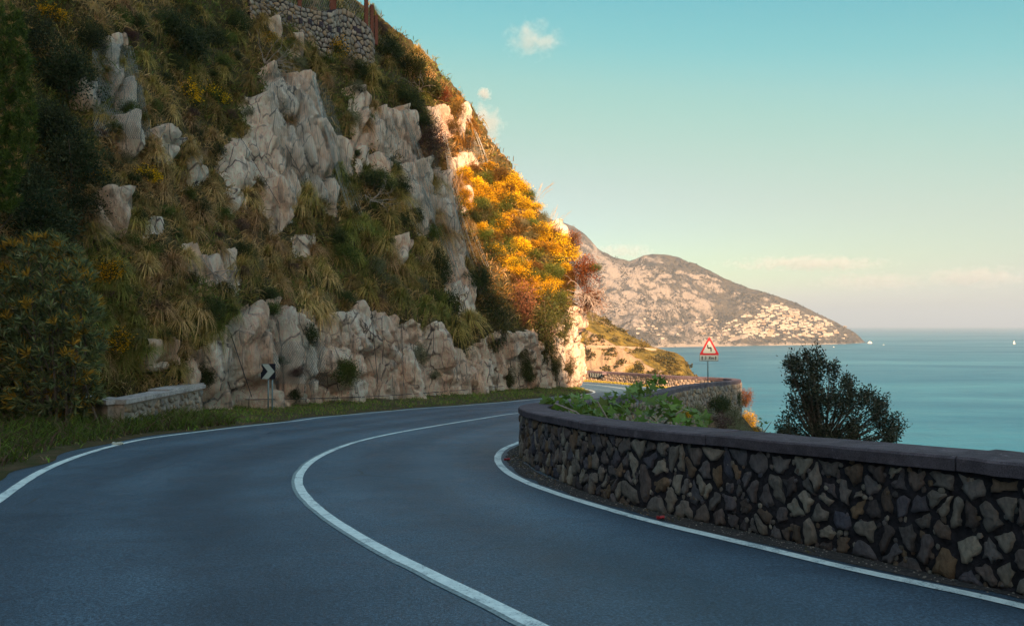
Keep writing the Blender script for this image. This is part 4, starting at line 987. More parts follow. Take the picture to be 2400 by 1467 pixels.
while len(sp2) < 130 and tries < 9000:
    tries += 1; x, y = rs.uniform(230, 1120), rs.uniform(20, 800)
    if any(math.hypot(x - a, y - b) < 36 for a, b in sp2): continue
    hh = CBVH.ray_cast(Vector((0, 0, 0)), ray(x, y).normalized())
    if hh[0] is None or CRM[divmod(hh[2], CRM.shape[1] - 1)] > .4: continue
    sp2.append((x, y)); k = rs.choices(['dark', 'green', 'grey', 'purple', 'evergreen', 'dry'], [.34, .2, .12, .14, .1, .1])[0]
    cliff_bush(k, x, y, rs.uniform(14, 30), {'dark': 'small dark green shrub among the grass tussocks of the shaded cliff', 'green': 'small fresh green shrub among the grass tussocks of the shaded cliff', 'grey': 'small grey green shrub among the grass tussocks of the shaded cliff',
               'purple': 'small dry purple brown shrub among the grass tussocks of the shaded cliff', 'evergreen': 'small near black shrub among the grass tussocks of the shaded cliff', 'dry': 'small straw coloured twiggy shrub among the grass tussocks of the shaded cliff'}[k],
               rs.uniform(.7, 1.2), group='small ' + k + ' shrubs scattered on the shaded cliff', stems=False)
# tussocks of long grass
def cliff_rm(px, py):
    d = ray(px, py).normalized(); h = CBVH.ray_cast(Vector((0, 0, 0)), d)
    if h[0] is None: return None
    m = CRM.shape[1]; i = h[2]; a, b = divmod(i, m - 1); return h[0], h[1], CRM[a, b]
nt_ = 0; spots = []
tries = 0
while nt_ < 300 and tries < 12000:
    tries += 1; x = rg.uniform(-20, 1110); y = rg.uniform(-10, 860)
    if x < 200 and y < 560: continue
    dmin = 27 if y > 350 else 31
    if any(abs(x - a) < dmin and math.hypot(x - a, y - b) < dmin for a, b in spots): continue
    h = cliff_rm(x, y)
    if h is None or h[2] > .35: continue
    p, n, _ = h; spots.append((x, y)); nt_ += 1
    dens = vnoise(x / 140, y / 140, seed=77); k = 'green' if dens > .38 else ('tan' if dens < -.15 else 'olive')
    if rg.random() < .3: k = rg.choice(['olive', 'tan', 'olive'])
    if x > 1040 and y < 420: k = 'gold'
    me = rg.choice(TPROTO[k]); o = add('grass_tussock', me, M_GRASS)
    r = rg.uniform(34, 62) / F * p.y * (1.15 if y > 430 else .9)
    up = (Vector((0, 0, 1)) + Vector((n.x, n.y, 0)) * (.55 if n.y < .5 else -.55)).normalized()
    q = Vector((0, 0, 1)).rotation_difference(up) @ Matrix.Rotation(rg.uniform(0, 6.28), 3, 'Z').to_quaternion()
    o.rotation_mode = 'QUATERNION'; o.rotation_quaternion = q; o.location = p - up * .05; o.scale = (r, r, r * rg.uniform(.85, 1.15))
    tag(o, 'long arching grass tussock growing on the overgrown cliff slope', 'grass', 'grass tussocks on the cliff slope')
# undergrowth that covers the soil
def undergrowth():
    g = np.random.default_rng(5); C = []; Nn = []; tone = []
    n = 0
    for _ in range(34000):
        x = g.uniform(-40, 1400); y = g.uniform(-30, 1000); h = cliff_rm(x, y)
        if h is None or h[2] > .42 or h[0].y < 5: continue
        C.append(tuple(h[0])); nn = h[1] if h[1].dot(ray(x, y)) < 0 else -h[1]; Nn.append(tuple(nn)); tone.append((x, y))
    C = np.array(C); Nn = np.array(Nn); tone = np.array(tone); k = 3
    C = np.repeat(C, k, 0); Nn = np.repeat(Nn, k, 0); tone = np.repeat(tone, k, 0); n = len(C)
    sc_ = C[:, 1] / 30
    C = C + g.normal(size=(n, 3)) * .09 * sc_[:, None]
    D = unit(Nn * .5 + np.array([0, 0, .55]) + g.normal(size=(n, 3)) * .45); L = (.22 + .38 * g.random(n)) * sc_ ** .5; W = (.010 + .012 * g.random(n)) * sc_
    side = unit(np.cross(D, g.normal(size=(n, 3)))); dr = np.array([0, 0, -1.])
    p0 = C; p1 = C + D * (L * .5)[:, None] + dr * (L * .08)[:, None]; p2 = C + D * (L * .92)[:, None] + dr * (L * .42)[:, None]
    V = np.stack([p0 + side * W[:, None], p0 - side * W[:, None], p1 + side * W[:, None] * .8, p1 - side * W[:, None] * .8, p2 + side * W[:, None] * .1, p2 - side * W[:, None] * .1], 1).reshape(-1, 3)
    i = np.arange(n)[:, None] * 6; Fq = np.concatenate([i + np.array([[0, 1, 3, 2]]), i + np.array([[2, 3, 5, 4]])])
    t = vnoise(tone[:, 0] / 120, tone[:, 1] / 120, seed=77)[:, None] + .5 * g.normal(size=(n, 1)) * .6
    c = np.where(t > .35, np.array([[.075, .10, .025]]), np.where(t < -.2, np.array([[.24, .17, .085]]), np.array([[.14, .12, .04]]))) * (.6 + .7 * g.random((n, 1)))
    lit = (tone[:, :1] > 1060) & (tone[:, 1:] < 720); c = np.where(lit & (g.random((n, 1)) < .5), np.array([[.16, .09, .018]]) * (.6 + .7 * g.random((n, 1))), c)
    o = add('undergrowth', mesh_np('undergrowth', V, Fq, cols=np.repeat(np.clip(c, 0, 1), 6, 0)), M_GRASS); tag(o, 'dry grass and weeds covering the cliff slope', 'grass', kind='stuff')
undergrowth()

# ------------------------------------------------------------------ oleander and pine at the left edge
def oleander():
    base = ground(150, 1015); base = Vector((base.x - .3, base.y + .4, 0)); base.z = float(zg(base.y)) + .15
    root = empty('oleander_bush', base); tag(root, 'big oleander bush with long narrow leaves at the left edge beside the low wall', 'bush')
    g = np.random.default_rng(31); d0 = base.y; sc_ = d0 / F
    tips = []
    while len(tips) < 1250:
        x, y = g.uniform(-90, 262), g.uniform(545, 1030)
        ex = ((x - 85) / 165); ey = (y - 790) / 245
        if ex * ex + ey * ey * (1 if y < 790 else .8) > 1 + .18 * vnoise(x / 40, y / 40, seed=3): continue
        rr = min(1, ex * ex + ey * ey); dep = (g.random() - .5) * 2 * math.sqrt(max(0.05, 1 - rr)) * 1.3
        p = at(x, y, d0 + dep); tips.append(tuple(p))
    T = np.array(tips); n = len(T); per = 16
    C = np.repeat(T, per, 0); cen = np.array(base) + np.array([0, 0, 2.0]); up = unit(np.repeat(unit(T - cen), per, 0) * .7 + np.array([0, 0, .6]))
    N = n * per; az = g.random(N) * 2 * math.pi; a = unit(np.cross(up, g.normal(size=(N, 3)))); b = np.cross(up, a)
    el = np.radians(15 + 55 * g.random(N)); D = up * np.sin(el)[:, None] + (a * np.cos(az)[:, None] + b * np.sin(az)[:, None]) * np.cos(el)[:, None]
    C = C - up * (g.random((N, 1)) * .16)
    cols = np.array([(.12, .175, .075), (.16, .215, .10), (.075, .11, .06), (.28, .23, .05), (.20, .22, .12)])[g.choice(5, N, p=[.3, .25, .25, .1, .1])]
    tp = np.repeat((g.random(n) < .12), per); cols[tp] = np.array([.38, .28, .04]); cols = cols * (.7 + .6 * g.random((N, 1)))
    V, Fq, cl = leaf_quads(C, D, .17 + .08 * g.random(N), .034 + .012 * g.random(N), np.clip(cols, 0, 1), g, .12)
    add('foliage', mesh_np('foliage', V - np.array(base), Fq, cols=cl), M_LEAF, root)
    mb = MB()
    for k in g.choice(n, 46, replace=False):
        e = Vector(T[k]) - base; s = Vector((g.normal() * .25, g.normal() * .25, -.1)); m = s.lerp(e, .5) + Vector((0, 0, .35)) + Vector(g.normal(size=3) * .1)
        mb.tube([s, m, e], [.035, .022, .008], 5)
    mb.build('stems', M_WOOD, root)
oleander()
def pine():
    base = at(20, 560, 17.5); root = empty('pine_tree', base); tag(root, 'green young pine with upright shoots at the top left edge', 'tree')
    g = np.random.default_rng(41); tips = []
    while len(tips) < 560:
        x, y = g.uniform(-80, 100), g.uniform(20, 500); w = np.interp(y, [20, 120, 260, 400, 500], [22, 62, 84, 66, 40]) * (1 + .25 * vnoise(y / 26, x / 50, seed=9))
        if abs(x - (5 - (y - 260) * .03)) > w: continue
        tips.append(tuple(at(x, y, 17.5 + (g.random() - .5) * 1.5 * (1 - abs(x) / 130))))
    T = np.array(tips); n = len(T); per = 60; N = n * per; C = np.repeat(T, per, 0); t = g.random((N, 1)); ax = unit(np.column_stack([g.normal(size=n) * .25, g.normal(size=n) * .25, np.ones(n)]))
    ax = np.repeat(ax, per, 0); C = C + ax * t * .22; D = unit(ax * .8 + g.normal(size=(N, 3)) * .6)
    cols = np.array([(.055, .085, .014), (.085, .12, .02), (.035, .055, .013)])[g.integers(0, 3, N)] * (.7 + .6 * g.random((N, 1))); cand = (t[:, 0] > .8) & np.repeat(g.random(n) < .35, per); cols[cand] = np.array([.30, .19, .08])
    V, Fq, cl = leaf_quads(C, D, .11 + .05 * g.random(N), .014, cols, g, .05)
    cr = add('crown', mesh_np('crown', V - np.array(base), Fq, cols=cl), M_LEAF, root)
    mb = MB(); b0 = Vector((0, .2, -.6)); top = at(-70, 60, 17.9) - base; mb.tube([b0 + Vector((-1.1, .2, .2)), b0.lerp(top, .5) + Vector((.0, .2, 0)), top], [.08, .05, .02], 7); mb.build('trunk', M_WOOD, root)
    mb = MB()
    for k in g.choice(n, 60, replace=False):
        e = Vector(T[k]) - base; f = max(0, min(1, (e.z + .1) / top.z - .12)); s = (b0 + Vector((-.9, .2, .2))).lerp(top, f); mb.tube([s, s.lerp(e, .6) - Vector((0, 0, .05)), e], [.025, .016, .007], 4)
    mb.build('branches', M_WOOD, root)
pine()

# ------------------------------------------------------------------ verge grass
def grass_strip(name, pts, nrm_up, g, L, W, cols, lean=.5):
    n = len(pts); D = unit(np.array([0, 0, 1.]) + g.normal(size=(n, 3)) * lean * np.array([1, 1, .3])); side = unit(np.cross(D, g.normal(size=(n, 3)))); Ls = L * (.4 + .9 * g.random(n)); Ws = W * (.6 + .8 * g.random(n))
    p1 = pts + D * (Ls * .55)[:, None]; p2 = pts + D * Ls[:, None] + unit(D * [1, 1, 0] + 1e-6) * (Ls * .25)[:, None] - np.array([0, 0, 1]) * (Ls * .12)[:, None]
    V = np.stack([pts + side * Ws[:, None], pts - side * Ws[:, None], p1 + side * Ws[:, None] * .8, p1 - side * Ws[:, None] * .8, p2 + side * Ws[:, None] * .1, p2 - side * Ws[:, None] * .1], 1).reshape(-1, 3)
    i = np.arange(n)[:, None] * 6; Fq = np.concatenate([i + np.array([[0, 1, 3, 2]]), i + np.array([[2, 3, 5, 4]])])
    c = np.array(cols)[g.integers(0, len(cols), n)] * (.6 + .7 * g.random((n, 1)))
    return add(name, mesh_np(name, V, Fq, cols=np.repeat(np.clip(c, 0, 1), 6, 0)), M_GRASS)
def verge_grass():
    g = np.random.default_rng(61); A = VERGE; n, m, _ = A.shape; ok = [i for i in range(n) if A[i, 0, 1] > 5]
    i = g.choice(ok, 60000); cz = vnoise(A[i, 3, 0] * .7, A[i, 3, 1] * .7, seed=8); f = g.random(60000); j = f * (m - 1.001); j0 = j.astype(int); t = (j - j0)[:, None]
    P = A[i, j0] * (1 - t) + A[i, j0 + 1] * t + g.normal(size=(60000, 3)) * [.06, .06, 0]
    dens = vnoise(P[:, 0] * 1.3, P[:, 1] * 1.3, seed=12); near = np.clip(1.25 - P[:, 1] / 60, .45, 1)
    keep = (g.random(60000) < (.55 + .5 * dens) * np.clip(f * 7, .03, 1)) & (P[:, 1] < 53); P = P[keep]
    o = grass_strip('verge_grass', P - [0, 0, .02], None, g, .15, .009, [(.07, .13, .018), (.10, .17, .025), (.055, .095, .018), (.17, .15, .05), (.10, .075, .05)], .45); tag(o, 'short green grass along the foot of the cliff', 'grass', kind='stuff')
    # taller weeds on the left bank in front of the oleander
    i = g.choice([k for k in range(n) if 6 < A[k, 0, 1] < 21], 15000); f = .06 + .94 * g.random(15000); j = f * (m - 1.001); j0 = j.astype(int); t = (j - j0)[:, None]; P = A[i, j0] * (1 - t) + A[i, j0 + 1] * t
    o = grass_strip('bank_weeds', P, None, g, .40, .010, [(.06, .11, .018), (.085, .14, .024), (.045, .075, .018), (.10, .075, .05)], .5); tag(o, 'tall dark weeds on the bank below the oleander', 'grass', kind='stuff')
    # strip at the far parapet
    S = resample(RIGHT_EDGE, .1); _, nr = path_frame(S); k = [q for q in range(len(S)) if S[q, 1] > 47.5]; i = g.choice(k, 6000); P2 = S[i] + nr[i] * (.15 + .4 * g.random((6000, 1)))
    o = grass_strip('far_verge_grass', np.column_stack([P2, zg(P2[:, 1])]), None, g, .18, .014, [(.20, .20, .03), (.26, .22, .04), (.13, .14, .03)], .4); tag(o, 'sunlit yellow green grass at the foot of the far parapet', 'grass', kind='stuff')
    # grit and weeds along the near parapet
    k = [q for q in range(len(S)) if 2 < S[q, 1] < 16]; i = g.choice(k, 900); P2 = S[i] + nr[i] * (.14 + .34 * g.random((900, 1)) ** .7); kp = vnoise(P2[:, 0] * 2.2, P2[:, 1] * 2.2, seed=4) > .25; P2 = P2[kp]
    o = grass_strip('gutter_weeds', np.column_stack([P2, zg(P2[:, 1])]), None, g, .05, .004, [(.10, .09, .03), (.14, .10, .05), (.07, .08, .03)], .9); tag(o, 'sparse dry weeds in the gutter of the near parapet', 'weeds', kind='stuff')
verge_grass()
M_GUTTER = mat_plain('gutter_grit', (.085, .075, .075), .95, .1, 0, .6, 35, .02)
_S = RIGHT_EDGE; _, _nr = path_frame(_S)
ribbon('gutter', RIGHT_EDGE, .30, .0035, M_GUTTER, ROAD, 'gritty dark gutter strip between edge line and parapet', side=.29, jitter=.05)
def grit():
    g = np.random.default_rng(71); S = resample(RIGHT_EDGE, .05); _, nr = path_frame(S); k = [q for q in range(len(S)) if 2.5 < S[q, 1] < 16]; n = 1500; i = g.choice(k, n)
    o = .10 + .36 * g.random((n, 1)) ** .6; P = S[i] + nr[i] * o; r = .004 + .010 * g.random(n) ** 3
    base = np.array([(1, 0, 0), (-.5, .87, 0), (-.5, -.87, 0), (0, 0, 1.)]); V = (base[None] * r[:, None, None] * [1, 1, .8] + np.column_stack([P, zg(P[:, 1]) + .004])[:, None]).reshape(-1, 3)
    f = np.arange(n)[:, None] * 4; Fq = np.concatenate([f + [[0, 1, 3]], f + [[1, 2, 3]], f + [[2, 0, 3]]])
    ob = add('grit', mesh_np('grit', V, Fq), M_MORTAR2); tag(ob, 'loose grit in the gutter below the near parapet', 'gravel', kind='stuff')
grit()

# ------------------------------------------------------------------ signs
M_WHITE = mat_plain('sign_white', (.50, .58, .58), .45, .4, 0, .06, 3); M_BLACK = mat_plain('sign_black', (.012, .014, .03), .45, .4, 0, .1, 3); M_RED = mat_plain('sign_red', (.50, .012, .03), .45, .4, 0, .08, 3)
M_STEEL = mat_plain('galvanised_steel', (.20, .27, .30), .45, .5, .4, .2, 8); M_BACK = mat_plain('sign_back', (.25, .28, .30), .5, .4, .5, .15, 5)
def text_mesh(body, size, font_w=.0):
    cu = bpy.data.curves.new('text', 'FONT'); cu.body = body; cu.size = size; cu.align_x = 'CENTER'; cu.align_y = 'CENTER'; cu.extrude = .002; cu.offset = font_w
    o = bpy.data.objects.new('text', cu); COL.objects.link(o); dg = bpy.context.evaluated_depsgraph_get(); me = bpy.data.meshes.new_from_object(o.evaluated_get(dg)); bpy.data.objects.remove(o); bpy.data.curves.remove(cu)
    me.transform(Matrix.Rotation(math.pi / 2, 4, 'X')); return me
def chevron_sign():
    b = ground(628, 974); b = Vector((b.x, b.y, b.z)); root = empty('chevron_sign', b); root.rotation_euler = (0, 0, R(-10)); tag(root, 'square black chevron sign with white arrow on two grey posts below the cliff', 'sign')
    s = b.y / F; H0 = (974 - 889) * s; w = 36.5 * s
    mb = MB().box((0, 0, H0 + w / 2), (w, .012, w)); p = mb.build('panel', M_BLACK, root)
    a = w / 2; c = H0 + a; pts = [(-.44, .48), (.02, .48), (.46, 0), (.02, -.48), (-.44, -.48), (-.02, 0)]
    MB().prism([(x * w, c + z * w) for x, z in pts], -.011, -.0065).build('arrow', M_WHITE, p)
    for x in (-.02, .26): MB().tube([(x * w, .035, -.3), (x * w, .035, H0 + w * .9)], .027, 10).build('post', M_STEEL, root, True)
    for z in (.25, .75): MB().box((.12 * w, .012, H0 + w * z), (w * .8, .012, .03)).build('bracket', M_STEEL, root)
chevron_sign()
def bend_sign():
    S = arclen(WALLP); i = np.argmin([abs(project(np.array([WALLP[k, 0], WALLP[k, 1], zg(WALLP[k, 1]) + WH]))[0] - 1650) + (0 if 30 < WALLP[k, 1] < 43 else 1e4) for k in range(len(WALLP))])
    _, nr = path_frame(WALLP); p = WALLP[i] + nr[i] * .2; z0 = float(zg(p[1])) + WH; b = Vector((p[0], p[1], z0)); s = b.y / F
    root = empty('bend_warning_sign', b); root.rotation_euler = (0, 0, R(-4)); tag(root, 'red bordered triangular double bend sign with a 3 Km plate on the far parapet', 'sign')
    yb = project(np.array(b))[1]; Z = lambda y: (yb - y) * s; w = 44 * s; x0 = 3.0 * s
    MB().tube([(0, 0, -.15), (0, 0, Z(800))], .028, 10).build('post', M_STEEL, root, True)
    zt, zb = Z(789.5), Z(831.5)
    def rtri(k, y0, y1, name, mat, par):
        h = zt - zb; cx, cz = x0, zb + h / 3; P = []
        for q in range(3):
            an = math.pi / 2 + q * 2 * math.pi / 3; vx, vz = math.cos(an) * h * 2 / 3 * k, math.sin(an) * h * 2 / 3 * k; vx *= (w / h) / 1.1547
            for e in (-.5, -.17, .17, .5):
                rr = .055 * h; P.append((cx + vx * (1 - .09) + math.cos(an + e * 2) * rr * .9, cz + vz * (1 - .09) + math.sin(an + e * 2) * rr * .9))
        return MB().prism(P, y0, y1).build(name, mat, par)
    tr = rtri(1.0, -.050, -.036, 'triangle_panel', M_BACK, root); rtri(.985, -.054, -.0505, 'red_border', M_RED, tr); rtri(.63, -.058, -.0545, 'white_field', M_WHITE, tr)
    pts = [(-3.6, 809), (-3.6, 814), (-2.2, 816.6), (2.6, 814.6), (4.0, 817), (4.0, 823)]   # zig-zag arrow, photo pixels from the sign axis
    poly = [(-5.0, 808), (-2.4, 808), (-2.2, 812.8), (-1.2, 814.2), (2.6, 813.0), (5.2, 815.2), (5.4, 823.5), (2.6, 823.5), (2.4, 817.4), (1.2, 816.8), (-2.6, 817.8), (-4.8, 815.4)]
    MB().prism([(x0 + x * s, Z(y)) for x, y in poly], -.062, -.0585).build('bend_symbol', M_BLACK, tr)
    pl = MB().box((x0 - 1.0 * s, -.043, Z(839)), (43 * s, .014, 15 * s)).build('distance_plate', M_BACK, root)
    MB().box((x0 - 1.0 * s, -.0525, Z(839)), (41 * s, .004, 13.2 * s)).build('plate_field', M_WHITE, pl)
    for tx, body, sz in ((-8.6, '3', 9.8), (1.6, 'K', 9.8), (7.4, 'm', 9.8)):
        o = add('letter', text_mesh(body, sz * s, .004), M_BLACK, pl); o.location = (x0 + tx * s, -.0575, Z(838.9)); o['label'] = 'character ' + body
    for ax in (-16.5, 14.6):
        P = [(ax - 1.0, 843.6), (ax + 1.0, 843.6), (ax + 1.0, 838.2), (ax + 2.6, 838.2), (ax, 834.2), (ax - 2.6, 838.2), (ax - 1.0, 838.2)]
        MB().prism([(x0 + x * s, Z(y)) for x, y in P], -.0585, -.055).build('up_arrow', M_BLACK, pl)
bend_sign()
def curve_board():
    _, nr = path_frame(WALLP); i = np.argmin([abs(project(np.array([WALLP[k, 0], WALLP[k, 1], zg(WALLP[k, 1]) + .5]))[0] - 1401) + (0 if WALLP[k, 1] > 55 else 1e4) for k in range(len(WALLP))])
    p = WALLP[i] - nr[i] * .12; s = p[1] / F; d = np.array([nr[i][1], -nr[i][0]]); zc = float(zg(p[1])) + WH - .105 - 6.0 * s
    root = empty('curve_board', (p[0], p[1], zc)); tag(root, 'small black and white curve board with bent stripes on the far parapet', 'sign')
    root.rotation_euler = (0, 0, math.atan2(-nr[i][1], -nr[i][0]) + math.pi / 2)
    k = abs(math.cos(root.rotation_euler.z)); w = 27 * s / max(k, .45); h = 10.5 * s
    pn = MB().box((0, 0, 0), (w, .02, h)).build('panel', M_BLACK, root)
    for e in range(8):
        xc = (e - 3.5) / 8 * w * .96; sg = -1 if e < 4 else 1; t = w * .028; L = []; Rr = []
        for q in np.linspace(-.5, .5, 7):
            bx = xc + sg * w * .03 * (1 - 4 * q * q) - sg * w * .015; L.append((bx - t / 2, q * h * .94)); Rr.append((bx + t / 2, q * h * .94))
        MB().prism(L + Rr[::-1], -.0145, -.0105).build('white_stripe', M_WHITE, pn)
curve_board()

# ------------------------------------------------------------------ low wall with drain arch on the left verge
def low_wall():
    A = ground(290, 1010); B = ground(474, 984); A = Vector((A.x, A.y, 0)); B = Vector((B.x, B.y, 0)); L = (B - A).length; d = (B - A).normalized(); nrm = Vector((d.y, -d.x, 0))
    C = at(190, 985, A.y + .9); C = Vector((C.x, C.y, 0)); z0 = float(zg(A.y)) - .02; slope = (float(zg(B.y)) - float(zg(A.y))) / L
    root = empty('low_wall', (A.x, A.y, z0)); tag(root, 'short low stone wall with pale coping and a small drain arch on the left verge', 'wall')
    H = 74 * A.y / F; T = .5; root.rotation_euler = (0, 0, math.atan2(d.y, d.x))
    # local frame: x along the wall, -y to the road
    ax = L * .56; aw = .16; ah = .30
    poly = [(0, -.25), (ax - aw, -.25), (ax - aw, .10)] + [(ax - aw * math.cos(q), .10 + (ah - .10) * math.sin(q)) for q in np.linspace(0, math.pi, 9)[1:-1]] + [(ax + aw, .10), (ax + aw, -.25), (L, -.25), (L, H - .10), (0, H - .10)]
    mb = MB().prism(poly, 0, .12); mb.box((L / 2, .12 + (T - .12) / 2 + .001, (H - .35) / 2), (L - .01, T - .122, H + .145)); body = mb.build('mortar_core', M_MORTAR2, root)
    LC = root.matrix_world
    Mi = (Matrix.Translation(root.location) @ Matrix.Rotation(root.rotation_euler.z, 4, 'Z')).inverted(); c = Mi @ Vector((C.x, C.y, z0)); dx, dy = c.x, c.y; Ls = math.hypot(dx, dy)
    side = MB(); an = math.atan2(dy, dx); Mr = Matrix.Rotation(an, 3, 'Z')
    side.box((dx / 2 - math.sin(an) * .0 + .06, dy / 2 + .24, (H - .35) / 2), (Ls, .44, H + .149), Mr); sw = side.build('return_wall', M_MORTAR2, root)
    MB().box((L / 2, T / 2 - .03, H - .045), (L + .10, T + .12, .11)).build('coping', M_CAP2, root)
    MB().box((L * .72 + .25, T / 2 + .06, H + .012), (L * .5, T + .14, .10)).build('coping', M_CAP2, root)
    MB().box((dx / 2 + .02, dy / 2 + .2, H - .04), (Ls + .06, .60, .118), Mr).build('coping', M_CAP2, root)
    r = random.Random(9); k = 0
    for p, pl in cells(.02, L - .02, 0.0, H - .13, .215, .205, r, .4):
        if (p[0] - ax) ** 2 / .28 ** 2 + (p[1] - .12) ** 2 / .30 ** 2 < 1: continue
        if r.random() < .12: continue
        V, f4, f3, cc, size = stone_shape(pl, r, .034, .05, .14, 10); W = np.column_stack([V[:, 0], -V[:, 2] * 1.0, V[:, 1]]); o0 = W.mean(0)
        add('stone', mesh_np('stone', W - o0, [np.array(f4), np.array(f3)], attrs={'tint': np.full(len(W), r.random())}), M_STONE2, root, o0)
    for q in np.linspace(.12, math.pi - .12, 6):      # voussoirs round the drain
        cx, cz = ax - .235 * math.cos(q), .10 + .27 * math.sin(q); M = Matrix.Rotation(-(q - math.pi / 2), 3, 'Y')
        MB().box((cx, -.012, cz), (.075, .06, .13), M).build('arch_stone', M_STONE2, root).data.attributes.new('tint', 'FLOAT', 'POINT')
    MB().box((ax, .123, .02), (aw * 2 + .1, .01, .75)).build('drain_shade_panel', M_BLACK, root)  # black panel at the back of the arch, dark colour for its shaded depth
low_wall()

# ------------------------------------------------------------------ retaining wall, rusty posts and mesh at the top
M_RUST = mat_plain('rusty_steel', (.19, .065, .045), .85, .2, .1, .35, 10, .01); M_PLATE = mat_plain('dark_plate', (.06, .04, .055), .7, .3, .2, .3, 12)
M_WIRE = mat_plain('net_wire', (.36, .37, .36), .6, .3, .1, .2, 5); M_CABLE = mat_plain('dark_cable', (.05, .05, .06), .6, .3, .3, .2, 8)
def top_wall():
    top = [(585, -52), (640, -12), (700, 15), (735, 24), (776, 30), (788, 21), (808, 20), (829, 34), (857, 56), (870, 70), (878, 92)]
    bot = [(585, 8), (640, 42), (700, 72), (735, 88), (776, 102), (788, 108), (808, 120), (829, 130), (857, 138), (870, 140), (878, 142)]
    pts = []
    for k, (b, t) in enumerate(zip(bot, top)):
        h, n = cast(b[0] - (0 if b[0] < 850 else 20), b[1] + 4); dd = h.y - .55 + (0 if k < 8 else (k - 7) * .22)
        B = at(b[0], b[1], dd); T_ = at(t[0], t[1], dd + .25); pts.append((B, T_))
    # smooth the depth
    B = np.array([tuple(p[0]) for p in pts]); Tp = np.array([tuple(p[1]) for p in pts])
    dep = np.poly1d(np.polyfit(np.arange(len(B)), B[:, 1], 2))(np.arange(len(B)))
    for k in range(len(B)):
        B[k] = np.array(at(*bot[k], dep[k] + .35)); Tp[k] = np.array(at(*top[k], dep[k] + .6))
    B[:, 2] -= 1.0
    root = empty('retaining_wall'); tag(root, 'dry stone retaining wall with dark anchor plates at the top of the cliff', 'wall')
    S = np.concatenate([[0], np.cumsum(np.linalg.norm(np.diff(B[:, :2], axis=0), axis=1))]); L = S[-1]
    U = lambda V: None
    def fn(V):
        f = np.clip(V[:, 1], -.2, 1.2)[:, None]
        b = np.stack([np.interp(V[:, 0], S, B[:, k]) for k in range(3)], 1); t = np.stack([np.interp(V[:, 0], S, Tp[:, k]) for k in range(3)], 1)
        p = b + (t - b) * f; d = np.stack([np.interp(V[:, 0] + .15, S, B[:, k]) - np.interp(V[:, 0] - .15, S, B[:, k]) for k in range(2)], 1); d = unit(d)
        return p + np.column_stack([d[:, 1], -d[:, 0], 0 * d[:, 0]]) * V[:, 2:3]
    n = 60; us = np.linspace(0, L, n); rows = []
    for o, f in ((0, 0), (0, 1), (-.5, 1), (-.9, 0)):
        rows.append(fn(np.column_stack([us, np.full(n, f), np.full(n, o)])))
    V = np.stack(rows, 1).reshape(-1, 3); k = 4; F4 = [(i * k + j, (i + 1) * k + j, (i + 1) * k + (j + 1) % k, i * k + (j + 1) % k) for i in range(n - 1) for j in range(k)] + [(0, 1, 2, 3), ((n - 1) * 4, (n - 1) * 4 + 3, (n - 1) * 4 + 2, (n - 1) * 4 + 1)]
    add('mortar_core', mesh_np('mortar_core', V, np.array(F4)), M_MORTAR, root)
    r = random.Random(21); hm = float(np.mean(np.linalg.norm(Tp - B, axis=1)))
    # work in metres, then scale the height back to 0..1
    cl = [(p, [(a, b / hm) for a, b in pl]) for p, pl in cells(0, L, 0, hm, L / 30, hm / 9, r, .44, 1.0)]
    for p, pl in cl:
        Vv, f4, f3, c, size = stone_shape([(a, b * hm) for a, b in pl], r, .018, .06, .12, 9); Vv[:, 1] /= hm; W = fn(Vv); o0 = W.mean(0)
        add('stone', mesh_np('stone', W - o0, [np.array(f4), np.array(f3)], attrs={'tint': np.full(len(W), r.random())}), M_STONE2, root, o0)
    for (px, py) in ((702, 48), (725, 54), (751, 60), (773, 66), (793, 71), (829, 70), (839, 77), (676, 42)):
        best = min(((u, f) for u in np.linspace(0, L, 80) for f in np.linspace(.1, .9, 17)), key=lambda q: (lambda pr: (pr[0] - px) ** 2 + (pr[1] - py) ** 2)(project(fn(np.array([[q[0], q[1], 0]]))[0])))
        c = fn(np.array([[best[0], best[1], .085]]))[0]; e = fn(np.array([[best[0] + .1, best[1], .085]]))[0] - c; an = math.atan2(e[1], e[0])
        pl = MB().box((0, 0, 0), (.24, .05, .30)).build('anchor_plate', M_PLATE, root); pl.location = c; pl.rotation_euler = (0, 0, an)
        MB().tube([(0, -.02, 0), (0, -.07, 0)], .035, 8).build('bolt', M_CABLE, pl)
    return B, Tp
TWB, TWT = top_wall()
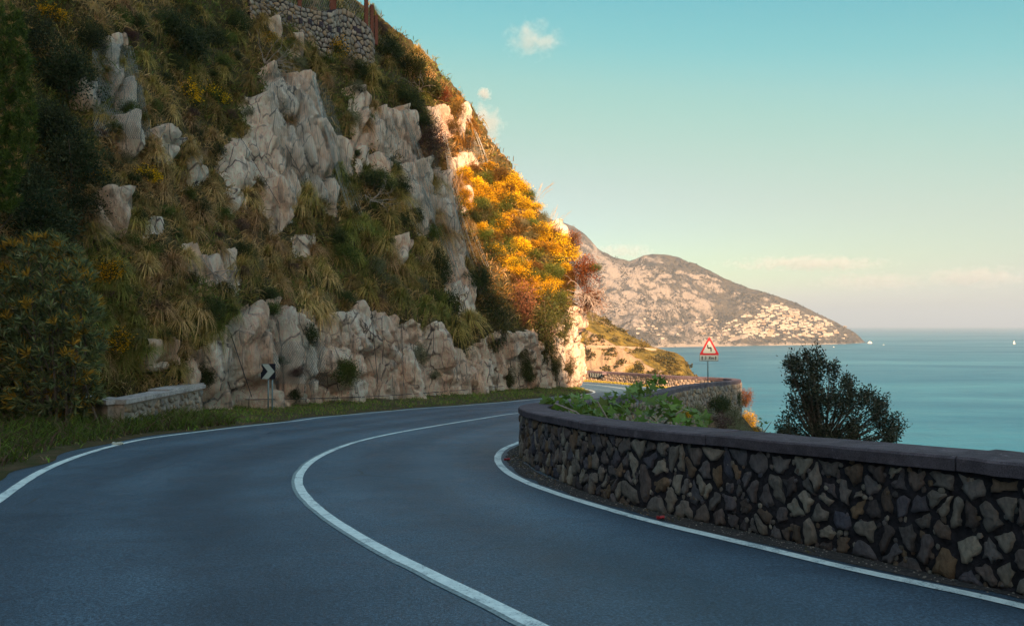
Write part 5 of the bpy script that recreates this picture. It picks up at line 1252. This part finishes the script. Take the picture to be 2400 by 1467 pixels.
def rock_fence():
    root = empty('rockfall_fence'); tag(root, 'rusty steel post fence with wire mesh on top of the retaining wall', 'fence')
    P = [(778, 30, -70, 10), (785, 30, -70, 5), (858, 62, -60, 8), (871, 78, 12, 7.5), (881, 92, 37, 7.5), (702, 20, -80, 8), (620, 0, -90, 8)]
    dep = float(TWT[:, 1].mean()); pos = []
    for k, (px, pb, pt, wpx) in enumerate(P):
        d = float(np.interp(px, [585, 700, 800, 878], [TWT[0, 1], TWT[2, 1], TWT[6, 1], TWT[-1, 1]])) + .12; b = at(px, pb + 14, d); s = d / F; h = (pb + 14 - pt) * s; w = wpx * s
        mb = MB(); mb.box((0, -w * .42, h / 2), (w, w * .16, h)); mb.box((0, w * .42, h / 2), (w, w * .16, h)); mb.box((0, 0, h / 2 - .001), (w * .16, w * .68, h - .01))
        o = mb.build('post', M_RUST, root); o.location = b; o.rotation_euler = (0, 0, .5); pos.append((px, b, h))
    for (a, b_) in ((6, 5), (5, 0), (1, 2), (2, 3), (3, 4)):
        A, B = pos[a], pos[b_]; mb = MB(); n = max(4, int((B[1] - A[1]).length / .16)); top = min(A[2], B[2]) * .95
        for i in range(-8, n):
            p0 = max(0, i) / n; f0 = max(0, -i) / 8; q1 = min(1, (i + 8) / n); z1 = min(1, f0 + (q1 - p0) * n / 8)
            mb.tube([A[1].lerp(B[1], p0) + Vector((0, 0, f0 * top)), A[1].lerp(B[1], q1) + Vector((0, 0, z1 * top))], .006, 3)
            mb.tube([A[1].lerp(B[1], q1) + Vector((0, 0, f0 * top)), A[1].lerp(B[1], p0) + Vector((0, 0, z1 * top))], .006, 3)
        mb.build('wire_mesh', M_WIRE, root)
rock_fence()

# ------------------------------------------------------------------ draped rockfall netting, cables, dead roots
def net_sheet(quad, label, nu, nv, hang=.22, folds=None, wire=.0055):
    """hexagonal-looking wire net hung between four photo points on the cliff; quad: tl, tr, br, bl"""
    q = [np.array(p, float) for p in quad]; P = {}
    for i in range(nu + 1):
        for j in range(nv + 1):
            u, v = i / nu, j / nv; uv = u + (.5 / nu if j % 2 else 0)
            p = (q[0] * (1 - uv) + q[1] * uv) * (1 - v) + (q[3] * (1 - uv) + q[2] * uv) * v
            h, n = cast(*p)
            if h is None: continue
            tow = -ray(*p).normalized(); P[i, j] = h + tow * (hang * (.4 + .6 * math.sin(math.pi * min(1, max(0, v)))) + .06)
    mb = MB()
    ok = lambda a, b: a in P and b in P and (P[a] - P[b]).length < 2.5
    for (i, j), p in P.items():
        for k in ((i, j + 1), (i - 1 if j % 2 == 0 else i + 1, j + 1)):
            if ok((i, j), k): mb.tube([p, P[k]], wire, 3)
    o = mb.build('netting', M_WIRE); tag(o, label, 'net'); return o
net_sheet([(610, 170), (760, 190), (850, 470), (690, 480)], 'wire rockfall netting over the big pale slab', 34, 50)
net_sheet([(860, 255), (1010, 300), (1100, 640), (960, 520)], 'wire rockfall netting over the rocks below the ridge', 34, 56)
net_sheet([(215, 90), (310, 110), (360, 330), (220, 320)], 'wire rockfall netting beside the dark bushes at upper left', 30, 44)
net_sheet([(640, 800), (760, 800), (760, 900), (640, 900)], 'wire netting on the rock behind the chevron sign', 22, 22, .12, wire=.008)
net_sheet([(1080, 260), (1100, 300), (1140, 390), (1075, 370)], 'sunlit wire netting on the upper skyline rocks', 12, 20, .2)
def strands(pts_list, label, rad, mat, sag=.3, name='net_fold', n=1, spread=4, seed=1):
    r = random.Random(seed); mb = MB()
    for _ in range(n):
        dx = r.uniform(-spread, spread); fan = r.uniform(-spread, spread) * 1.6; P = []
        for k, (x, y) in enumerate(pts_list):
            f = k / (len(pts_list) - 1); px = x + dx * (.35 + .65 * f) + fan * f; h, nn = cast(px, y)
            if h is None: h, nn = cast(px - 12, y + 10)
            if h is None: continue
            P.append(h - ray(px, y).normalized() * (sag * (.5 + .5 * math.sin(math.pi * f)) + r.uniform(0, .08)))
        if len(P) < 2: continue
        Q = np.array([tuple(p) for p in P])
        for _k in range(3): Q[1:-1] = (Q[:-2] + Q[2:] + 2 * Q[1:-1]) / 4
        mb.tube([tuple(p) for p in Q], rad, 4)
    o = mb.build(name, mat); tag(o, label, 'net' if name == 'net_fold' else 'cable'); return o
def line(a, b, n=14, bow=(0, 0)): return [(a[0] + (b[0] - a[0]) * t + bow[0] * math.sin(math.pi * t), a[1] + (b[1] - a[1]) * t + bow[1] * math.sin(math.pi * t)) for t in np.linspace(0, 1, n)]
strands(line((733, 178), (842, 540), bow=(-6, 0)), 'bunched fold of netting hanging right of the big pale slab', .009, M_WIRE, .45, n=11, spread=10, seed=2)
strands(line((945, 260), (1012, 520), bow=(10, 0)), 'bunched fold of netting hanging beside the block shaped rock', .009, M_WIRE, .45, n=8, spread=9, seed=3)
strands(line((1040, 310), (1130, 640), bow=(-6, 10)), 'pale bunched fold of netting hanging below the ridge, right one', .009, M_WIRE, .45, n=12, spread=11, seed=4)
strands(line((990, 440), (1072, 690), bow=(8, 0)), 'pale bunched fold of netting hanging below the ridge, left one', .009, M_WIRE, .45, n=11, spread=10, seed=5)
strands(line((1095, 270), (1140, 388), bow=(4, 0)), 'sunlit fold of netting on the upper skyline', .010, M_WIRE, .3, n=6, spread=4, seed=6)
strands(line((555, 310), (660, 480)), 'thin dark cable across the tall pale rock column', .012, M_CABLE, .3, 'cable', seed=7)
strands(line((670, 340), (760, 520)), 'thin dark cable right of the tall rock column', .012, M_CABLE, .3, 'cable', seed=8)
strands(line((540, 780), (592, 930)), 'dark cable running down to an anchor left of the chevron sign', .016, M_CABLE, .25, 'cable', seed=9)
strands(line((575, 936), (1180, 905), 40, (0, 8)), 'dark cable strung along the foot of the rock band', .014, M_CABLE, .3, 'cable', seed=10)
strands(line((870, 720), (885, 900)), 'dark cable hanging down the rock band', .012, M_CABLE, .3, 'cable', seed=11)
strands(line((940, 740), (945, 905)), 'dark cable hanging down the rock band right of the centre', .012, M_CABLE, .3, 'cable', seed=12)
def twigs(px, py, rpx, n, label, seed, mat, dirs=(0, -1), name='dead_branches'):
    h, nn = cast(px, py)
    if h is None: h = at(px, py, 49)
    r = random.Random(seed); root = h - ray(px, py).normalized() * .5; s = h.y / F; mb = MB()
    for _ in range(n):
        p = Vector((0, 0, 0)); d = Vector((dirs[0] + r.gauss(0, .55), r.gauss(0, .4), -dirs[1] + r.gauss(0, .55))).normalized(); P = [p.copy()]
        for k in range(6):
            d = (d + Vector((r.gauss(0, .3), r.gauss(0, .3), r.gauss(0, .3)))).normalized(); p = p + d * rpx * s / 4.2; P.append(p.copy())
            if k > 1 and r.random() < .75:
                e = (d + Vector((r.gauss(0, .7), r.gauss(0, .7), r.gauss(0, .7)))).normalized(); mb.tube([p, p + e * rpx * s * .18, p + e * rpx * s * .32 + Vector((0, 0, -.04))], [.009, .007, .003], 3)
        mb.tube(P, [.022 * (1 - k / 8) for k in range(7)], 4)
    o = mb.build(name, mat); o.location = root; tag(o, label, 'branches'); return o
twigs(620, 150, 60, 16, 'grey dead root tangle on top of the big pale slab', 1, M_DEAD, (.5, 0))
twigs(870, 470, 45, 9, 'pale leafless twigs in the shrub below the block shaped rock', 2, M_DEAD, (.2, -.3))
twigs(1372, 690, 46, 46, 'pale sunlit dead branches drooping at the tip of the cliff', 3, M_DEAD, (.5, .5))
twigs(500, 640, 40, 12, 'tangle of dead twigs on the bare rock patch above the rock band', 4, M_DEAD, (.2, .6))
twigs(985, 215, 34, 8, 'bare grey twigs among the dark ridge shrubs', 5, M_DEAD, (.2, -.6))
def plumes(px, py, n, label, seed, hpx):
    h, nn = cast(px, py)
    if h is None: h = at(px, py, 48)
    r = random.Random(seed); s = h.y / F; mb = MB()
    for _ in range(n):
        b = Vector((r.gauss(0, 8) * s, r.gauss(0, .2), 0)); a = r.uniform(-.1, .75); L = hpx * s * r.uniform(.7, 1.1)
        P = [b + Vector((math.sin(a) * L * t + .12 * L * t * t, 0, math.cos(a) * L * t - .18 * L * t * t)) for t in np.linspace(0, 1, 6)]
        mb.tube(P, [.007, .006, .006, .011, .014, .002], 3)
    o = mb.build('feather_grass', M_PLUME); o.location = h; tag(o, label, 'grass')
M_PLUME = mat_plain('grass_plume', (.42, .30, .16), .9, .1, 0, .2, 5)
for k, (x, y, n, lb) in enumerate(((975, 175, 6, 'feathery grass plumes on the skyline above the ridge shrubs'), (1015, 235, 4, 'feathery grass plumes beside the lowest ridge shrub'), (1255, 470, 7, 'feathery grass plumes on the skyline of the golden slope, upper'), (1295, 535, 7, 'feathery grass plumes on the skyline by the pale rock'), (900, 110, 4, 'grass stems on the skyline next to the rusty posts'), (1135, 385, 5, 'feathery grass plumes above the sunlit boulders'))): plumes(x, y, n, lb, 50 + k, 62)

# ------------------------------------------------------------------ plants behind the parapet
M_FIG = mat_leaf('fig_leaf', .35, .45, .35, .04, .5, 1.7)
def fig_leaf(seed):
    r = random.Random(seed); P = [(0, 0)]
    lobes = [(-128, .42), (-100, .30), (-66, .62), (-38, .34), (0, .80), (38, .34), (66, .62), (100, .30), (128, .42)]
    for a, l in lobes: l *= r.uniform(.9, 1.1); P.append((math.sin(R(a)) * l, math.cos(R(a)) * l + .1))
    V = [(x, y, -.10 * (x * x + y * y) + .05 * abs(x) + r.uniform(-.015, .015)) for x, y in P]
    f = [(0, k, k + 1) for k in range(1, len(P) - 1)]
    c = np.array([(.075, .125, .022)] * len(P)) * r.uniform(.75, 1.3); c[5] *= 1.25
    return mesh_np('leaf', V, np.array(f), cols=np.clip(c, 0, 1))
FIGL = [fig_leaf(k) for k in range(6)]
for k, m in enumerate(FIGL):
    m.materials.append(M_FIG)
def fig():
    base = at(1470, 1060, 13.0); root = empty('fig_bush', base); tag(root, 'bright green fig bush with lobed leaves just behind the near parapet', 'bush')
    r = random.Random(17); mb = MB(); spots = []
    prof = lambda x: np.interp(x, [1265, 1290, 1340, 1400, 1470, 1500, 1545, 1590, 1630, 1665], [945, 932, 930, 928, 918, 905, 925, 945, 962, 985])
    for _ in range(285):
        x = r.uniform(1268, 1662); top = prof(x); bot = np.interp(x, [1265, 1400, 1560, 1665], [968, 990, 1008, 1018]) + 14; y = r.uniform(top, bot) if r.random() < .7 else r.triangular(top, bot, top)
        spots.append((x, y, float(np.interp(x, [1265, 1400, 1560, 1665], [14.6, 12.8, 10.6, 9.0])) + r.uniform(-.1, 1.1)))
    for x, y in ((1535, 888), (1548, 893), (1560, 899), (1525, 899), (1515, 905), (1541, 903), (1554, 910), (1530, 912), (1483, 915), (1478, 924), (1490, 930), (1500, 922), (1545, 900), (1522, 908), (1538, 896)): spots.append((x, y, 12.4 + r.uniform(-.3, .3)))
    for k, (x, y, d) in enumerate(spots):
        p = at(x, y, d) - base; o = add('leaf', FIGL[k % 6], None, root); s = r.uniform(19, 33) * d / F; o.location = p; o.scale = (s, s, s)
        o.rotation_euler = (r.uniform(.2, 1.5), r.uniform(-.5, .5), r.uniform(-2.6, 2.6))
    stem0 = Vector((0, .2, -1.2)); stems = [[(1510, 1010), (1505, 965), (1520, 930), (1537, 900)], [(1500, 1000), (1488, 960), (1482, 920)], [(1440, 1010), (1420, 975), (1400, 940)], [(1390, 1000), (1350, 965), (1300, 945)], [(1540, 1010), (1570, 980), (1600, 960)], [(1560, 1020), (1600, 1000), (1645, 990)]]
    for st in stems:
        P = [at(x, y, 12.4 if x < 1560 else 10.6) - base for x, y in st]; mb.tube([P[0] - Vector((0, 0, 1.0))] + P, [.03] + [.022 - .004 * k for k in range(len(P))], 6)
    mb.build('stems', M_DEAD, root)
fig()
def wall_tree():
    d = 13.5; base = at(1935, 1045, d); h = LBVH.ray_cast(base + Vector((0, 0, 3)), Vector((0, 0, -1)))[0]; b = Vector((base.x, base.y, h.z if h else -6)); root = empty('oak_tree', b)
    tag(root, 'dark evergreen tree rising behind the near parapet in front of the sea', 'tree'); g = np.random.default_rng(81)
    clumps = []
    edges = [(1815, 1010), (1840, 985), (1852, 940), (1846, 890), (1848, 855), (1860, 838), (1880, 850), (1892, 828), (1912, 820), (1925, 838), (1945, 858), (1962, 862), (1950, 892), (1985, 892), (1998, 905), (1995, 930), (2030, 918), (2042, 930), (2070, 940), (2068, 962), (2060, 990), (2095, 980), (2112, 1002), (2100, 1022), (2085, 1045), (1990, 1062), (1830, 1052)]
    tries = 0
    while len(clumps) < 340 and tries < 12000:
        tries += 1; x, y = g.uniform(1810, 2115), g.uniform(818, 1060)
        if not inpoly(np.array([x]), np.array([y]), edges)[0]: continue
        if vnoise(x / 17, y / 17, seed=6) < -.22: continue
        clumps.append(tuple(at(x, y, d + g.normal() * .45)))
    for x, y in [(e[0], e[1]) for e in edges[2:24]]:
        for t in (0, .06, .12): clumps.append(tuple(at(x + (1940 - x) * t, y + (980 - y) * t, d + g.normal() * .2)))
    T = np.array(clumps); n = len(T); per = 46; N = n * per; ax = unit(np.column_stack([(T[:, 0] - base.x) * .7 + g.normal(size=n) * .25, g.normal(size=n) * .4, np.ones(n)])); axr = np.repeat(ax, per, 0)
    t = g.random((N, 1)); C = np.repeat(T, per, 0) + axr * (t - .5) * .26 + g.normal(size=(N, 3)) * .045; D = unit(axr * .7 + g.normal(size=(N, 3)) * .7)
    cols = np.array([(.035, .045, .028), (.05, .06, .035), (.025, .032, .022), (.085, .085, .055), (.12, .11, .08)])[g.choice(5, N, p=[.32, .28, .2, .14, .06])] * (.7 + .6 * g.random((N, 1)))
    V, Fq, cl = leaf_quads(C, D, .048 + .025 * g.random(N), .018 + .01 * g.random(N), cols, g, .2)
    add('crown', mesh_np('crown', V - np.array(b), Fq, cols=cl), M_LEAF, root)
    fork = at(1925, 1050, d) - b; mb = MB(); mb.tube([(0, 0, -.4), fork * .5 + Vector((.06, 0, 0)), fork], [.10, .085, .07], 8); mb.build('trunk', M_WOOD, root)
    mb = MB()
    for k in range(0, n, 4):
        e = Vector(T[k]) - b; m = fork.lerp(e, .5) + Vector((0, 0, -.06)) + Vector(g.normal(size=3) * .05); mb.tube([fork + Vector(g.normal(size=3) * .05), m, e], [.026, .016, .005], 4)
    mb.build('branches', M_WOOD, root)
wall_tree()
def below(kind, px, py, rpx, d, label, rz=1., name='shrub'): bush(kind, at(px, py, d), rpx * d / F, label, name, 'shrub', None, rz)
below('grey', 1640, 968, 36, 33, 'grey green shrub at the foot of the outer parapet face, left one', .8)
below('dark', 1690, 950, 34, 37, 'dark green shrub at the foot of the outer parapet face, middle one', .9)
below('purple', 1680, 990, 44, 35, 'dry brownish shrub below the outer parapet face', .7)
below('grey', 1716, 978, 34, 38, 'grey green rounded shrub below the far parapet corner', 1.1)
below('dark', 1722, 940, 24, 42, 'dark shrub hugging the far parapet corner', 1.3)
below('dry', 1655, 1000, 40, 31, 'straw coloured dry shrub behind the fig leaves', .7)
below('broom', 1600, 975, 26, 26, 'small yellow tinged shrub right of the fig bush', .7)
below('green', 1575, 950, 24, 29, 'green shrub against the outer parapet face next to the fig', .8)
below('amber', 1746, 935, 20, 47.5, 'orange sunlit shrub behind the far parapet corner', 1.5)
below('gold', 1752, 985, 26, 46, 'yellow sunlit shrub below the far parapet corner, upper one', 1.1)
below('gold', 1772, 1012, 22, 44, 'yellow sunlit shrub below the far parapet corner, lower one', .9)
below('grey', 1728, 1010, 30, 36, 'pale grey shrub low beside the yellow sunlit shrubs', .8)
below('evergreen', 1835, 1012, 22, 14, 'small dark leafy bush at the left foot of the evergreen tree', .9)
def sapling():
    d = 11.0; b = at(1787, 1045, d); root = empty('sapling', b); tag(root, 'thin small sapling with few green leaves behind the near parapet', 'sapling'); r = random.Random(4); mb = MB()
    for st in ([(1787, 1050), (1788, 1012), (1783, 985)], [(1789, 1015), (1800, 1000), (1808, 988)], [(1788, 1020), (1776, 1003)], [(1790, 1022), (1806, 1012)]): mb.tube([at(x, y, d) - b for x, y in st], [.008, .006, .003][:len(st)], 4)
    mb.build('stem', M_WOOD, root)
    for x, y in ((1782, 982), (1790, 986), (1779, 990), (1795, 992), (1787, 994), (1776, 1002), (1792, 1000), (1800, 990), (1783, 999)):
        o = add('leaf', FIGL[r.randrange(6)], None, root); o.location = at(x, y, d) - b; s = 9 * d / F; o.scale = (s, s, s); o.rotation_euler = (r.uniform(.3, 1.4), r.uniform(-.4, .4), r.uniform(-3, 3))
sapling()

# ------------------------------------------------------------------ far village, islet, boats
M_HOUSE = [mat_plain('whitewash', (.34, .31, .27), .9, .1, 0, .06, .2), mat_plain('cream_wall', (.30, .26, .215), .9, .1, 0, .06, .2), mat_plain('ochre_wall', (.28, .215, .16), .9, .1, 0, .06, .2)]
M_ROOF = mat_plain('far_roof', (.34, .25, .20), .9, .1, 0, .2, .2); M_WIN = mat_plain('far_window', (.06, .06, .07), .5, .3, 0, .2, .2)
def house_mesh(seed):
    r = random.Random(seed); a = MB(); rf = MB(); wn = MB(); w = r.uniform(.8, 1.3)
    a.box((0, 0, .15), (w, .8, 1.3)); rf.box((0, 0, .83), (w + .05, .85, .06)); w2 = w * r.uniform(.4, .7); sx = r.choice((-1, 1))
    a.box((sx * (w / 2 + w2 / 2 - .02), .05, -.05), (w2, .66, .9)); rf.box((sx * (w / 2 + w2 / 2), .05, .43), (w2 + .04, .7, .06))
    for x in (-.28, .05, .36):
        for z in (.25, .55): wn.box((x * w, -.405, z), (.12, .02, .16))
    out = []
    for m, nm in ((a, 'wall'), (rf, 'roof'), (wn, 'windows')): o = m.build(nm, None); out.append(o.data); bpy.data.objects.remove(o)
    return out
HP = [house_mesh(k) for k in range(6)]
TOWN = [(1722, 752), (1760, 728), (1830, 712), (1850, 728), (1890, 738), (1935, 752), (1960, 772), (1962, 790), (1900, 792), (1850, 782), (1800, 792), (1738, 790)]
def village():
    r = random.Random(33); n = 0; tries = 0; used = []
    while n < 290 and tries < 16000:
        tries += 1; dense = r.random() < .94
        if dense:
            x, y = r.uniform(1720, 1965), r.uniform(710, 795)
            if not inpoly(np.array([x]), np.array([y]), TOWN)[0]: continue
            if vnoise(x / 20, y / 7, seed=14) < -.25: continue
        else: x, y = r.uniform(1490, 1990), r.uniform(745, 800)
        if any(abs(x - a) < 4.4 and abs(y - b) < 2.2 for a, b in used): continue
        h, nn = cast(x, y, MBVH)
        if h is None or h.z < SEA + 6: continue
        used.append((x, y)); s = r.uniform(6.5, 12.5) * (1 if dense else .75); k = r.randrange(6); mw = M_HOUSE[r.choices((0, 1, 2), (.66, .24, .1))[0]]
        root = empty('village_house', h + Vector((0, 0, s * .25))); root.scale = (s * 1.25, s, s * .62); root.rotation_euler = (0, 0, r.uniform(-.5, .5))
        tag(root, 'small pale house among many in the village on the far headland' if dense else 'small pale house scattered on the far mountain slope outside the village', 'house', 'houses of the far village' if dense else 'scattered houses on the far mountain'); n += 1
        wl = bpy.data.objects.new('wall', HP[k][0]); COL.objects.link(wl); wl.parent = root
        if not wl.data.materials: wl.data.materials.append(mw)
        wl.material_slots[0].link = 'OBJECT'; wl.material_slots[0].material = mw
        add('roof', HP[k][1], M_ROOF, root)
village()
def islet():
    p = at(2039, 802, -SEA * F / (804.5 - 762)); root = empty('islet_rock', (p.x, p.y, SEA)); tag(root, 'small bare rock islet off the tip of the headland', 'rock')
    g = np.random.default_rng(2); n, m = 22, 10; V = []
    for j in range(m):
        for i in range(n):
            a = 2 * math.pi * i / n; f = j / (m - 1); rr = (1 - f) ** .6; k = 1 + .3 * vnoise(math.cos(a) * 2, math.sin(a) * 2, f * 3, 4); V.append((math.cos(a) * rr * 12 * k, math.sin(a) * rr * 8 * k, -2 + f * 9 * (1 + .2 * math.sin(3 * a))))
    Fq = [(j * n + i, j * n + (i + 1) % n, (j + 1) * n + (i + 1) % n, (j + 1) * n + i) for j in range(m - 1) for i in range(n)]
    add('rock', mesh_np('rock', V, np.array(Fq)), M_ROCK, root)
islet()
M_SAIL = mat_plain('sail_cloth', (.75, .73, .70), .8, .1, 0, .05, 1)
def sailboat():
    p = at(2377, 806, -SEA * F / (806.5 - 762)); root = empty('sailboat', (p.x, p.y, SEA)); tag(root, 'tiny white sailing boat far out on the sea', 'boat'); s = p.y / F
    MB().raw([(-4, 0, 1.2), (-3, -1.3, 1.3), (2, -1.3, 1.3), (5, 0, 1.6), (2, 1.3, 1.3), (-3, 1.3, 1.3), (-3.5, 0, -.3), (3.5, 0, -.3)], [(0, 1, 2, 3, 4, 5), (0, 6, 1), (1, 6, 7, 2), (2, 7, 3), (3, 7, 4), (4, 7, 6, 5), (5, 6, 0)]).build('hull', M_SAIL, root)
    MB().tube([(0, 0, 1), (0, 0, 17)], .12, 6).build('mast', M_STEEL, root); MB().raw([(-.2, 0, 2), (-5, .1, 2.2), (-.2, 0, 16.5), (-2.8, .7, 6)], [(0, 1, 3), (1, 2, 3), (0, 3, 2)]).build('mainsail', M_SAIL, root); MB().raw([(.3, 0, 15), (5, 0, 2), (.5, .6, 2.2)], [(0, 1, 2)]).build('jib', M_SAIL, root)
sailboat()
for px, py, lb in ((2071, 808.5, 'white speck of a motor boat right of the islet rock'), (1954, 813.5, 'white speck of a motor boat below the village')):
    p = at(px, py, -SEA * F / (py - 762)); root = empty('motor_boat', (p.x, p.y, SEA)); tag(root, lb, 'boat')
    MB().raw([(-3, -1, 1), (2, -1, 1), (4, 0, 1.3), (2, 1, 1), (-3, 1, 1), (-2.6, -.6, -.2), (2, -.4, -.2), (2, .4, -.2), (-2.6, .6, -.2)], [(0, 1, 2, 3, 4), (0, 5, 6, 1), (1, 6, 2), (2, 6, 7), (2, 7, 3), (3, 7, 8, 4), (4, 8, 5, 0), (5, 8, 7, 6)]).build('hull', M_SAIL, root); MB().box((-.5, 0, 1.7), (2.2, 1.4, 1.3)).build('cabin', M_SAIL, root)

def far_scrub(name, label, bvh, x0, x1, y0, y1, n, rad, per, cols, seed, test):
    g = np.random.default_rng(seed); C = []
    for _ in range(n):
        x, y = g.uniform(x0, x1), g.uniform(y0, y1)
        if not test(x, y, g): continue
        h, nn = cast(x, y, bvh)
        if h is None or h.z < SEA + 3: continue
        C.append(tuple(h))
    C = np.array(C); k = len(C); r = rad * (.5 + g.random(k) ** 2 * 1.3); ci = np.repeat(np.arange(k), per); N = k * per
    P = C[ci] + unit(g.normal(size=(N, 3))) * (r[ci] * g.random(N) ** .4)[:, None] * np.array([1.2, 1, .75]); D = unit(g.normal(size=(N, 3)) + [0, 0, .3])
    col = np.array(cols)[g.integers(0, len(cols), k)][ci] * (.6 + .8 * g.random((N, 1)))
    V, Fq, cl = leaf_quads(P, D, r[ci] * .75, r[ci] * .5, col, g)
    o = add(name, mesh_np(name, V, Fq, cols=cl), M_FARLEAF); tag(o, label, 'scrub', kind='stuff')
M_FARLEAF = mat_leaf('far_scrub_leaves', .1, .8, .15, .02, .1, 1.0)
far_scrub('mountain_scrub', 'dark scrub and trees dotting the far mountain', MBVH, 1310, 2030, 520, 812, 9000, 6.5, 7, [(.035, .04, .03), (.05, .05, .035), (.028, .034, .03), (.075, .07, .045)], 91, lambda x, y, g: vnoise(x / 34, y / 22, seed=44) + .5 * vnoise(x / 11, y / 8, seed=45) > -.05)
far_scrub('headland_scrub', 'dark scrub bushes dotting the sunlit headland', HBVH, 1366, 1640, 725, 890, 1500, 1.15, 26, [(.045, .045, .016), (.07, .06, .02), (.11, .085, .024), (.035, .038, .018)], 92, lambda x, y, g: vnoise(x / 18, y / 12, seed=46) > (.25 if (x < 1530 and y > 835) else -.2))
def bench_wall():
    mb = []; 
    for x in np.arange(1372, 1540, 3.0):
        y = float(np.interp(x, [1372, 1440, 1500, 1560, 1592], [812, 814, 817, 823, 828])); h, nn = cast(x, y, HBVH)
        if h is not None: mb.append(h)
    if len(mb) < 4: return
    Q = np.array([tuple(p) for p in mb]); Q[:, 2] = np.convolve(np.pad(Q[:, 2], 6, 'edge'), np.ones(13) / 13, 'valid'); Q[:, 1] = np.convolve(np.pad(Q[:, 1], 6, 'edge'), np.ones(13) / 13, 'valid') - 1.0
    V = []; 
    for p in Q: V += [(p[0], p[1], p[2] - 1.5), (p[0], p[1], p[2] + .9), (p[0], p[1] + .8, p[2] + .9), (p[0], p[1] + .8, p[2] - 1.5)]
    f = [(i * 4 + j, (i + 1) * 4 + j, (i + 1) * 4 + (j + 1) % 4, i * 4 + (j + 1) % 4) for i in range(len(Q) - 1) for j in range(4)] + [(0, 1, 2, 3)]
    o = add('roadside_wall', mesh_np('roadside_wall', V, np.array(f)), M_HOUSE[2]); tag(o, 'long low wall of the coast road cut across the sunlit headland', 'wall')
bench_wall()

# ------------------------------------------------------------------ litter
M_YEL = mat_plain('yellow_plastic', (.60, .33, .01), .5, .3, 0, .15, 30); M_CAN = mat_plain('red_tin', (.35, .02, .03), .4, .5, .2, .3, 40); M_PALE = mat_plain('pale_scrap', (.45, .45, .40), .8, .2, 0, .2, 30)
def litter(px, py, label, mat, mat2, L, name):
    p = ground(px, py); root = empty(name, p + Vector((0, 0, .03))); root.rotation_euler = (0, 0, .2); tag(root, label, 'litter'); r = L * .22
    MB().tube([(-L / 2, 0, 0), (-L * .42, 0, 0), (-L * .1, 0, -.004), (L * .1, .004, .002), (L * .42, 0, 0), (L / 2, 0, 0)], [r * .6, r, r * .75, r * .8, r, r * .6], 9).build('body', mat, root); MB().tube([(L / 2 - .004, 0, 0), (L * .56, 0, 0)], r * .5, 8).build('end', mat2, root)
litter(582, 985, 'yellow crushed plastic bottle lying on the verge left of the chevron sign', M_YEL, M_YEL, .20, 'crushed_bottle'); litter(1548, 1219, 'flattened red and white can on the edge line by the near parapet', M_CAN, M_PALE, .085, 'flattened_can')
litter(275, 1043, 'pale scrap lying beside the left edge line', M_PALE, M_PALE, .20, 'paper_scrap'); litter(1188, 1080, 'small reddish scrap in the gutter at the tip of the near parapet', M_CAN, M_CAN, .10, 'plastic_scrap')

# ------------------------------------------------------------------ clouds
def cloud(px, py, wpx, hpx, D, depth, dens, label, seed, scale, thr=.5):
    c = at(px, py, D); s = D / F; bm = bmesh.new(); bmesh.ops.create_icosphere(bm, subdivisions=3, radius=1.0)
    for v in bm.verts: v.co *= 1 + .12 * float(vnoise(v.co.x * 2 + seed, v.co.y * 2, v.co.z * 2))
    me = bpy.data.meshes.new('cloud'); bm.to_mesh(me); bm.free(); o = add('cloud', me); o.location = c; o.scale = (wpx * s / 2, depth / 2, hpx * s / 2); tag(o, label, 'cloud')
    m = bpy.data.materials.new('cloud'); m.use_nodes = True; t = m.node_tree; t.nodes.remove(t.nodes['Principled BSDF']); N = t.nodes.new; Lk = t.links.new
    tc = N('ShaderNodeTexCoord'); ln = N('ShaderNodeVectorMath'); ln.operation = 'LENGTH'; Lk(tc.outputs['Object'], ln.inputs[0])
    mp = N('ShaderNodeMapping'); mp.inputs['Scale'].default_value = (scale * wpx / hpx, scale * 1.5, scale); mp.inputs['Location'].default_value = (seed * 3.1, seed, 0); Lk(tc.outputs['Object'], mp.inputs[0])
    nz = N('ShaderNodeTexNoise'); nz.inputs['Scale'].default_value = 1; nz.inputs['Detail'].default_value = 6; nz.inputs['Roughness'].default_value = .62; Lk(mp.outputs[0], nz.inputs['Vector'])
    a = N('ShaderNodeMath'); a.operation = 'MULTIPLY_ADD'; Lk(ln.outputs['Value'], a.inputs[0]); a.inputs[1].default_value = -.38; Lk(nz.outputs[0], a.inputs[2])
    r = N('ShaderNodeMapRange'); r.inputs['From Min'].default_value = thr - .38; r.inputs['From Max'].default_value = thr - .2; r.inputs['To Min'].default_value = 0; r.inputs['To Max'].default_value = dens; Lk(a.outputs[0], r.inputs[0])
    v = N('ShaderNodeVolumePrincipled'); v.inputs['Color'].default_value = (.9, .93, .95, 1); Lk(r.outputs[0], v.inputs['Density']); Lk(v.outputs[0], t.nodes['Material Output'].inputs['Volume']); me.materials.append(m)
cloud(1250, 92, 190, 120, 4200, 200, .007, 'small torn white cloud high in the sky', 1.3, 2.2, .66)
cloud(1130, 292, 130, 110, 5600, 240, .009, 'white cloud rising behind the golden slope', 4.7, 2.0, .61)
cloud(1136, 221, 40, 34, 5000, 120, .016, 'tiny white cloud puff above the cloud by the slope', 2.2, 1.2, .56)
cloud(1900, 618, 460, 46, 17000, 1500, .0011, 'long thin cloud streak above the far mountain', 5.1, 1.4, .58)
cloud(2290, 650, 330, 60, 18000, 1500, .0009, 'faint pinkish cloud bank at the right edge above the horizon', 7.9, 1.5, .58)
cloud(2040, 660, 330, 56, 19000, 1500, .0007, 'faint cloud veil below the long cloud streak', 9.4, 1.6, .58)
cloud(1460, 590, 160, 44, 15500, 900, .0010, 'faint cloud behind the mountain saddle', 3.6, 1.4, .56)
